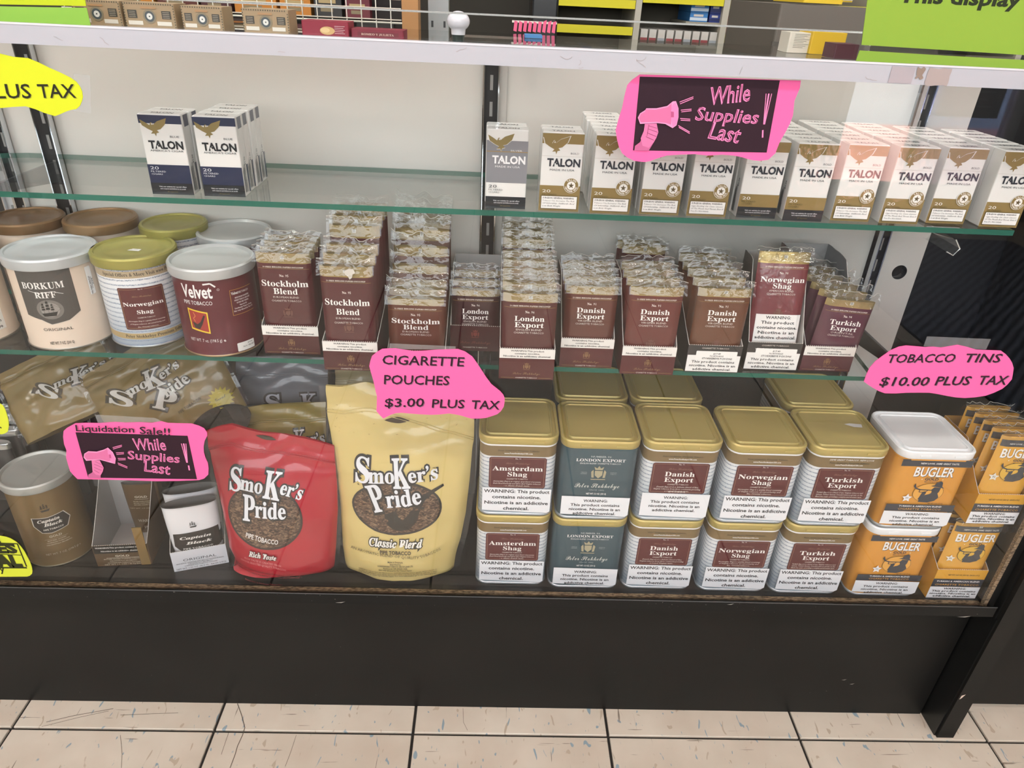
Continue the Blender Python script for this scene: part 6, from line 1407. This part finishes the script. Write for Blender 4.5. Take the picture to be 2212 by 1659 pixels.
def goods(i, items, zv, nm, y_off=.03):
    """items: (u0, u1, height px, colour, band colour, rows) standing on a shelf board"""
    for k, (u0, u1, hp, col, bandc, rows) in enumerate(items):
        xa, xb = at_y(u0, 40, YS+y_off).x, at_y(u1, 40, YS+y_off).x; h = hp/FPX*3.2/rows
        for r_ in range(rows):
            lab = '%s cigarette carton on the far shelving, %s%s' % (nm[k], ['', 'second one up, '][min(r_, 1)] if rows < 3 else ORD[r_]+' one up, ', ['lower left bay', 'middle bay', 'right bay', 'far right bay'][i])
            t_ = thing('cigarette_carton', lab, 'carton', ((xa+xb)/2, YS+y_off, zv+r_*(h+.001)), 0, 'cigarette cartons on the far shelving')
            w = xb-xa; g = G(); g.box((-w/2, 0, 0), (w/2, .22, h), mat(col, .5)); g.build('carton_body', t_)
            pr = Print(); pr.rect(-w*.5, h*.12, w*.5, h*.45, bandc); pr.rect(-w*.3, h*.55, w*.25, h*.8, 'd9d4cc' if bandc != 'd9d4cc' else col); pr.build('printed_front', t_, base=.0008)
Z = {(i, v): z for i, v, z, _, _ in strips}
goods(1, [(1490, 1528, 62, '3f86c9', 'cfe0ee', 4), (1532, 1556, 44, '2b3f8e', '1b2a66', 3)], Z[(1, 104)]+.09, ['light blue', 'dark blue'])
for i_ in (0,):
    xa, xb = at_y(1485, 40, YS).x, at_y(1560, 40, YS).x; g = G(); g.box((xa, .02, Z[(1, 104)]+.078), (xb, .3, Z[(1, 104)]+.0895), cm); g.build('shelf_board', t)
goods(2, [(1573, 1592, 34, 'b23a3c', 'd9d4cc', 2), (1630, 1668, 38, 'b02f35', 'e4dfd8', 3)], Z[(2, 85)], ['red and white', 'red striped'])
zz0 = Z[(0, 62)]-.16
g = G(); g.box((uy[1]+.014, .01, zz0-.02), (uy[2]-.014, .335, zz0), cm); g.build('shelf_board', t)
goods(0, [(1175, 1230, 18, 'a8795c', '8a5b42', 1), (1232, 1258, 40, '2d3238', '9aa3a8', 3), (1262, 1284, 40, '3d68b4', 'c8ced8', 2), (1286, 1332, 40, 'c9bba8', 'b84a33', 1), (1336, 1364, 40, 'a8b490', 'b84a33', 1)], zz0+.0005, ['brown', 'black and silver', 'blue and white', 'cream tall', 'pale green tall'])
z1_ = Z[(1, 104)]
goods(1, [(1388+i_*19, 1403+i_*19, 26, 'd9d5cf', ['9a4a4c', '9a4a4c', 'a5aab0'][i_ % 3], 1) for i_ in range(9)], z1_+.0005, ['small white and red', 'small white and brown', 'small white and grey', 'small white fourth', 'small white fifth', 'small white sixth', 'small white seventh', 'small white eighth', 'small white ninth'], .02)
z2_ = Z[(2, 85)]-.16
g = G(); g.box((uy[3]+.014, .01, z2_-.02), (uy[4]-.014, .335, z2_), cm); g.build('shelf_board', t)
goods(2, [(1570, 1592, 34, '5e2c38', 'b9a3a5', 3), (1596, 1622, 34, '6b3440', 'b9a3a5', 3), (1636, 1664, 34, '3f7fae', 'c5d5e0', 2), (1684, 1706, 34, '5e2c38', 'b9a3a5', 3)], z2_+.0005, ['maroon', 'dull red', 'sky blue', 'dark maroon'], .02)
goods(3, [(1640+i_*40, 1672+i_*40, 22, c_, 'd9d4cc', 1) for i_, c_ in enumerate(['3aa79c', '2a2a2c', 'cf5a38', '3aa79c', 'd7b63a'])], Z[(3, 20)]+.0005, ['teal', 'black', 'orange', 'second teal', 'yellow'], .02)
# hanging goods on the left: dark peg panel with orange and maroon packs
x0, x1 = at_y(130, 0, 1.5).x, at_y(868, 0, 1.5).x
t = thing('cigar_rack', 'dark red and brown cigar rack behind the wire rack', 'rack', (0, 1.5, 0)); g = G(); g.box((x0, .05, 0), (x1, .09, 1.7), mat('1f1917', .7)); g.build('rack_panel', t)
rn = random.Random(9)
for r_ in range(5):
    z = .84+.07*r_
    g = G(); g.tube([(x0, .0, z), (x1, .0, z)], .003, wm, 6); g.build('rack_wire', t)
n_ = 0
for r_, z in enumerate((.845, .915, .985)):
    x = x0+.02; cnt = -1
    while x < x1-.1:
        w = rn.uniform(.07, .13); col = rn.choice(['4a1f22', '5c2a20', '3a2420', 'c27b23', '6b1f2c', '2c2a2a'] if r_ else ['3a2a22', '4a3a2e', '2c2420']); n_ += 1
        cnt += 1
        tt = thing('cigar_box', '%s cigar box, %s along the %s tier of the cigar rack' % ({'4a1f22': 'dark red', '5c2a20': 'rust', '3a2420': 'brown', 'c27b23': 'orange', '6b1f2c': 'wine red', '2c2a2a': 'black', '3a2a22': 'dark brown', '4a3a2e': 'drab', '2c2420': 'umber'}[col], ORD[min(cnt, 11)], ['lowest', 'middle', 'top'][r_]), 'cigar box', (x, 1.505, z+.0035), 0, 'cigar boxes on the rack')
        hh = rn.uniform(.045, .06); g = G(); g.box((0, 0, 0), (w-.01, .04, hh), mat(col, .5)); g.build('box_body', tt)
        pr = Print(); pr.rect(w*.15, hh*.55, w*.7, hh*.75, 'b09a6a'); pr.rect(w*.2, hh*.2, w*.6, hh*.4, '8a7a5a'); pr.build('printed_front', tt, base=.0005); x += w

# torn white sticker left on the second carton's front pouch, and a blue price dot on a slanted bag
q = at_y(754, 594, .041); pr = Print(lambda c: mat(c, .6)); pr.poly([(-.0055, .003), (-.001, .0058), (.0045, .0052), (.0062, .001), (.003, -.0006), (.0022, -.0045), (-.0005, -.0065), (-.002, -.003), (-.0052, -.001)], 'cfcac0')
tp = [o for o in bpy.data.objects if o.get('label', '').startswith('maroon pouch, front one of the carton left of the pink')]
if tp: lx = q.x-tp[0].location.x; lz = q.z-tp[0].location.z; pr.build('torn_sticker', tp[0], surf=lambda x, y, o: (lx+x, -.0012-o, lz+y))
